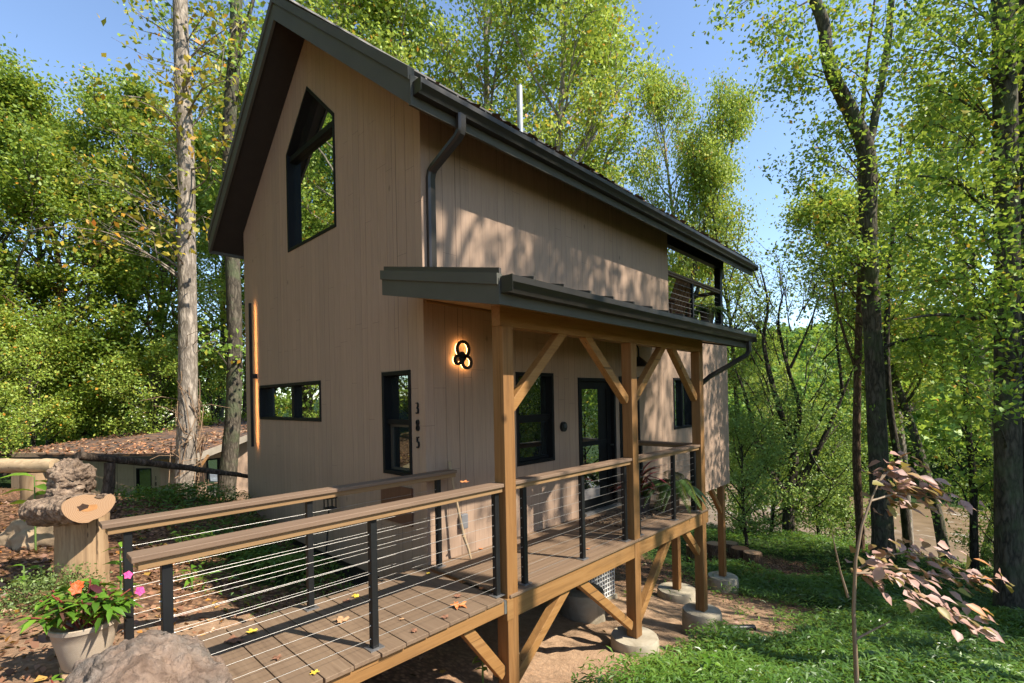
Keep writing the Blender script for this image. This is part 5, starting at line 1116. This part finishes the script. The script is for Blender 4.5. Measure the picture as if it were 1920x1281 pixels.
# fern, red plant and balcony greenery
FERN = lf('fern_leaves', [(0, (.05, .10, .025)), (.6, (.10, .18, .05)), (1, (.19, .28, .09))], .3, .05)
def fern(name, c, R0, nf, label, seed, pot_r=.16, pot_h=.26, cat='potted plant', rise=.55, drop=1.0, pot_mat=None):
    rg = np.random.default_rng(seed); e = empty(name, tuple(c), label, cat); c = np.array(c, float)
    MB().lathe([(pot_r*.75, 0), (pot_r, pot_h), (pot_r*.9, pot_h), (pot_r*.85, pot_h-.03), (0, pot_h-.03)], 24, tuple(c)).build('pot', pot_mat or m_plain('brown_pot', (.10, .06, .04), .6), e, smooth=50)
    Vs = []; Fs = []; T = []; m = MB(); nv = 0
    for i in range(nf):
        a = i*2.4+rg.uniform(-.3, .3); L = R0*rg.uniform(.7, 1.1); out = np.array([math.cos(a), math.sin(a), 0]); pts = []
        up = rise*rg.uniform(.5, 1.2)
        for s in np.linspace(0, 1, 14): pts.append(c+np.array([0, 0, pot_h])+out*L*s**.9+np.array([0, 0, 1])*(L*up*math.sin(s*2.2)*1.0-drop*L*.75*s*s))
        m.tube([tuple(p) for p in pts], [.005]*8+[.003]*6, 4); pts = np.array(pts)
        for s in np.linspace(.1, 1, 30):
            k = min(12, int(s*13)); f = s*13-k; p = pts[k]*(1-f)+pts[k+1]*f; d = nrm(pts[k+1]-pts[k]); sd = nrm(np.cross(d, [0, 0, 1])); ln = .085*(R0/.5)*math.sin(math.pi*(.15+.83*s))**.8
            for sg in (-1, 1):
                P = p; D = sd*sg+d*.35-np.array([0, 0, .15]); V, F, kk = blades(P[None], D[None], np.array([[0, 0, 1.0]])+d*.1, np.array([ln]), np.array([.02*(R0/.5)]), .25)
                Vs.append(V); Fs.append(F+nv); nv += len(V); T += [rg.uniform(.2, .9)]*kk
    m.build('stems', m_plain('fern_stem', (.10, .09, .03), .7), e, fixn=False); raw_mesh('fronds', np.concatenate(Vs)-c, np.concatenate(Fs), FERN, e, np.array(T), smooth=True); return e
fern('boston_fern', (3.92, -.86, 0.0), .62, 26, 'green fern in a pot spilling over the porch edge by the last post', 7, pot_h=.34)
fern('hanging_fern', (8.45, .32, 3.32), .55, 26, 'dark fern on the balcony beside its corner post', 9, pot_h=.42, drop=1.15)
e = empty('red_cordyline', (3.62, -.55, 0), 'dark red strap leaved plant on the porch behind the fern', 'potted plant')
MB().lathe([(.10, 0), (.14, .26), (.125, .26), (.12, .23), (0, .23)], 20, (3.62, -.55, 0)).build('pot', m_plain('dark_pot', (.05, .035, .03), .6), e, smooth=50)
N = 46; a = rng.uniform(0, 6.28, N); D = np.stack([np.cos(a), np.sin(a), rng.uniform(.1, 2.2, N)], 1); P = np.array([3.62, -.55, .25])+np.stack([np.zeros(N), np.zeros(N), rng.uniform(0, .35, N)], 1)
leafcloud('foliage', lf('red_strap_leaves', [(0, (.04, .03, .02)), (.4, (.12, .025, .03)), (.75, (.30, .03, .06)), (1, (.45, .04, .09))]), e, P, D, rng.uniform(.3, .55, N), rng.uniform(.03, .05, N), rng, droop=.45)
def chair(loc, rz, mat, label, cushion=None):
    e = empty('balcony_chair', loc, label, 'chair', 'balcony chairs'); x, y, z = loc
    for k in range(5): MB().bar((x-.24+k*.12, y+.1, z+.36), (x-.26+k*.13, y+.42, z+1.02), .11, .02).build('back_slat', mat, e)
    MB().bar((x, y-.30, z+.40), (x, y+.16, z+.32), .56, .03).build('seat', mat, e)
    for s in (-1, 1):
        MB().bar((x+s*.30, y-.38, z+.57), (x+s*.30, y+.36, z+.55), .1, .025).build('arm', mat, e); MB().box(x+s*.30-.02, x+s*.30+.02, y-.33, y-.27, z, z+.555).build('leg', mat, e); MB().box(x+s*.30-.02, x+s*.30+.02, y+.2, y+.26, z, z+.54).build('leg', mat, e)
    if cushion: MB().box(x-.2, x+.2, y-.12, y+.02, z+.42, z+.72).build('cushion', cushion, e, bevel=.04)
    e.rotation_euler = (0, 0, rz); return e
BRW = m_wood('brown_chair_slat', (.11, .055, .03), (.2, .10, .055), (.26, .14, .08), 'Z', knots=False)
chair((7.45, .72, 3.30), R_(165), BRW, 'brown slatted chair on the balcony beside its wall'); chair((8.2, .85, 3.30), R_(200), BLACK, 'dark chair with a red cushion on the balcony', m_plain('red_cushion', (.5, .03, .025), .8))
# pink leaved dogwood sapling close to the right
sap = empty('dogwood_sapling', (.69, -3.73, gz(.69, -3.73)), 'thin sapling with pinkish purple autumn leaves in the right foreground', 'tree')
S0 = at(1610, 1500, 3.2); S0[2] = gz(S0[0], S0[1])-.05; spts = [S0, at(1606, 1281, 3.2), at(1600, 1150, 3.2), at(1604, 1050, 3.2), at(1616, 985, 3.2), at(1636, 930, 3.25), at(1655, 890, 3.3)]
m = MB(); m.tube([tuple(p) for p in spts], [.017, .0145, .012, .010, .008, .006, .004], 9, jitter=.08, rng=random.Random(2))
brs = [([(1603, 1080), (1640, 1062), (1720, 1070), (1800, 1085), (1880, 1085)], 3.2, .6), ([(1603, 1075), (1650, 1075), (1730, 1120), (1790, 1150), (1850, 1170)], 3.2, .25), ([(1630, 940), (1680, 925), (1730, 930), (1790, 940)], 3.25, .45), ([(1645, 905), (1665, 885), (1690, 880), (1720, 900)], 3.3, .3), ([(1603, 1070), (1650, 1045), (1700, 1035), (1760, 1050), (1820, 1075)], 3.3, .5), ([(1590, 1120), (1575, 1070), (1560, 1000)], 3.2, 0), ([(1602, 1200), (1640, 1180), (1670, 1165)], 3.2, 0)]
P = []; D = []
for bp, Dp, sp in brs:
    q = [at(x, y, Dp+sp*.10*i-.05*(sp == .25)*i) for i, (x, y) in enumerate(bp)]; m.tube([tuple(z) for z in q], list(np.linspace(.009, .003, len(q))), 6)
    if sp == 0: continue
    q = np.array(q)
    for k in range(66):
        s = rng.uniform(.6, len(q)-1.001); i = int(s); p = q[i]*(1-s+i)+q[i+1]*(s-i)+rng.normal(0, .055, 3); d = nrm(q[i+1]-q[i])+rng.normal(0, .55, 3); P.append(p); D.append(d)
m.build('stem', m_wood('sapling_bark', (.13, .08, .05), (.27, .19, .12), (.36, .27, .18), 'Z', knots=False), sap, fixn=False, smooth=60)
P = np.array(P); D = np.array(D); D[:, 2] = D[:, 2]*.4-.12; N = len(P)
leafcloud('leaves', m_leaf('pink_autumn_leaves', [(0, (.20, .20, .04)), (.10, (.32, .21, .06)), (.15, (.32, .165, .12)), (.6, (.41, .245, .205)), (.9, (.48, .31, .27)), (1, (.5, .18, .05))], .25, .5, .04), sap, P, D, rng.uniform(.07, .12, N), rng.uniform(.048, .078, N), rng, droop=.22, up=(-.2, -.5, 1))

# ------------------------------------------------------------------ fallen leaves, litter, ground cover
def maple(name, c, r, rz, mat, label, seed, group='fallen leaves on the boards', curl=.35):
    rg = random.Random(seed); e = MB(); n = 22; vs = [(0, 0, .012)]
    for k in range(n):
        a = 2*math.pi*k/n; lobe = .55+.45*abs(math.cos(a*2.5))**1.5; rr = r*lobe*(1 if k % 2 else .82)*(.75 if abs(a-math.pi) < .5 else 1); vs.append((rr*math.cos(a), rr*math.sin(a), .004+curl*r*rg.uniform(0, .9)*lobe))
    e.add(vs, [(0, k+1, (k+1) % n+1) for k in range(n)]); o = e.build(name, mat, None, fixn=False); o.location = c; o.rotation_euler = (rg.uniform(-.12, .12), rg.uniform(-.12, .12), rz); return tag(o, label, 'leaf', group)
FOR = m_plain('orange_leaf', (.50, .17, .05), .7, 0, .3, 30); FYE = m_plain('yellow_leaf', (.58, .40, .04), .7, 0, .25, 30); FBR = m_plain('brown_leaf', (.22, .10, .055), .8, 0, .3, 30); FTAN = m_plain('tan_leaf', (.42, .24, .12), .8, 0, .25, 30)
def ray0(px, py, z=.004):
    d = CV + (px-960)/FPX*CR - (py-CY)/FPX*CU; return CAM+d*((z-CAM[2])/d[2])
for i, (px, py, r, mt, lab, z) in enumerate([(640, 1165, .075, FTAN, 'large curled tan leaf on the bridge left of the middle rail post', .004), (860, 1137, .085, FOR, 'largest orange leaf on the bridge near the first porch post', .004), (858, 1119, .045, FBR, 'small brown leaf just above the largest orange leaf', .004), (835, 1158, .04, FBR, 'small reddish leaf on the bridge edge boards', .004), (776, 1184, .035, FBR, 'dark red leaf beside the bridge board end', .004), (667, 1119, .04, FYE, 'small yellow leaf at the far bridge edge', .004), (472, 1186, .05, FYE, 'yellow leaf at the near end of the bridge', .004), (440, 1202, .085, FBR, 'big brown curled leaf in the rail shadow at the bridge start', .004), (902, 1104, .03, FOR, 'small orange leaf at the foot of the rail post before the porch', .004), (803, 1076, .03, FYE, 'tiny yellow leaf near the house corner on the bridge', .004), (753, 1162, .025, FTAN, 'tiny tan leaf in the middle of the bridge', .004), (870, 905, .05, FOR, 'orange leaf lying on top of the rail cap', 1.012), (902, 1030, .035, FOR, 'orange leaf against the siding at the porch corner', .004), (590, 1262, .035, FYE, 'greenish yellow leaf near the bottom edge on the bridge', .004), (1103, 1030, .03, FOR, 'small orange leaf alone on the porch boards', .004), (520, 1235, .04, FBR, 'small reddish leaf at the bottom of the bridge', .004), (650, 1128, .04, FBR, 'brown leaf in the long rail shadow', .004)]):
    c = ray0(px, py, z); maple('fallen_leaf', tuple(c), r, i*1.3, mt, lab, i)
rng = np.random.default_rng(71)
LIT = m_leaf('litter_leaves', [(0, (.10, .05, .03)), (.3, (.19, .09, .05)), (.6, (.29, .14, .075)), (.85, (.36, .20, .11)), (.95, (.46, .28, .06)), (1, (.5, .17, .04))], .1, .5, .05)
def scatter(n, x0, x1, y0, y1, keep, size, rng, lift=.012):
    X = rng.uniform(x0, x1, n); Y = rng.uniform(y0, y1, n); k = keep(X, Y) > rng.random(n); X = X[k]; Y = Y[k]; return np.stack([X, Y, ground(X, Y)+lift], 1)
inhouse = lambda X, Y: ((X > -2.8) & (X < 4.6) & (Y > -1.3) & (Y < .1)) | ((X > -.05) & (X < 8.8) & (Y > 0) & (Y < 5.5))
litk = lambda X, Y: (1-cover_green(X, Y))*np.where(inhouse(X, Y), .05, 1)*np.where((X > 0) & (X < 8.5) & (np.abs(Y) < 2.4), .18, 1)
P = np.concatenate([scatter(1500, -.2, 14, -6.5, 1.5, lambda X, Y: cover_green(X, Y)*.8, 0, rng, .12), scatter(9000, -5, 0, -3, 9, litk, 0, rng), scatter(5000, 0, 16, -6, 8, litk, 0, rng), scatter(2500, -6, 4, 9, 24, litk, 0, rng)])
V, F = leaf_quads(P, rng.uniform(.035, .095, len(P)), rng, 2.2, .62, .16); o = raw_mesh('leaf_litter', V, F, LIT, None, rng.random(len(P))); tag(o, 'red brown fallen leaves covering the ground', 'leaf litter', None, 'stuff')
COV = m_leaf('ground_cover_leaves', [(0, (0.035, 0.086, 0.012)), (.4, (0.075, 0.173, 0.020)), (.75, (0.138, 0.264, 0.035)), (1, (0.218, 0.333, 0.058))], .35, .4, .06)
def gk(X, Y):
    n_ = .5+.5*np.sin(X*1.9+.7*np.sin(Y*2.3))*np.sin(Y*2.1+1.3*np.sin(X*1.1)); return np.clip(cover_green(X, Y)*(.32+1.0*n_), 0, 1)*np.where((X > .0) & (X < 8.8) & (Y > -1.35) & (Y < 5.5) & (X < 4.6), .02, 1)*np.where((X > 4.2) & (X < 5.6) & (Y > -2.4) & (Y < -.8), .05, 1)
cgreen = 0
P = np.concatenate([scatter(26000, -.3, 5, -6, -1.5, gk, 0, rng), scatter(30000, 3, 12, -7, 1.5, gk, 0, rng), scatter(16000, 9, 22, -9, 8, gk, 0, rng), scatter(9000, -2, -.05, .3, 8, gk, 0, rng)])
k = 4; P = np.repeat(P, k, 0); n = len(P); dist = np.hypot(P[:, 0]+3.2, P[:, 1]+4.3)
hg = .10*(1+.8*np.sin(P[:, 0]*2.3+1.1*np.sin(P[:, 1]*1.7))*np.sin(P[:, 1]*2.9))+.03; P = P+rng.normal(0, .035, (n, 3))*np.array([1, 1, 0])+np.array([0, 0, 1])*(rng.random(n)*hg*1.6)[:, None]
a = rng.uniform(0, 6.28, n); D = np.stack([np.cos(a), np.sin(a), rng.uniform(.0, .8, n)], 1)
S = np.clip(.045+.0042*dist, .05, .12)*rng.uniform(.6, 1.3, n)
Dn = nrm(D); Nn = np.tile([0, 0, 1.0], (n, 1))+rng.normal(0, .3, (n, 3)); Nn = nrm(Nn-Dn*np.sum(Nn*Dn, 1, keepdims=True)); Bv = np.cross(Dn, Nn); Sx = S[:, None]; bl = rng.random((n, 1)) < .6; Sx = Sx*np.where(bl, 1.75, .95); Bv = Bv*np.where(bl, .42, 1.0)
V = np.stack([P, P+Dn*Sx*.45+Bv*Sx*.17+Nn*Sx*.06, P+Dn*Sx-np.array([0, 0, .25])*Sx, P+Dn*Sx*.45-Bv*Sx*.17+Nn*Sx*.06], 1).reshape(-1, 3)
tone = np.clip(.45+.25*np.sin(P[:, 0]*1.3+2)*np.sin(P[:, 1]*1.1)+rng.normal(0, .17, n), 0, 1)
o = raw_mesh('ground_cover', V, np.arange(4*n).reshape(-1, 4), COV, None, tone); tag(o, 'low bright green growth on the slope', 'ground cover', None, 'stuff')
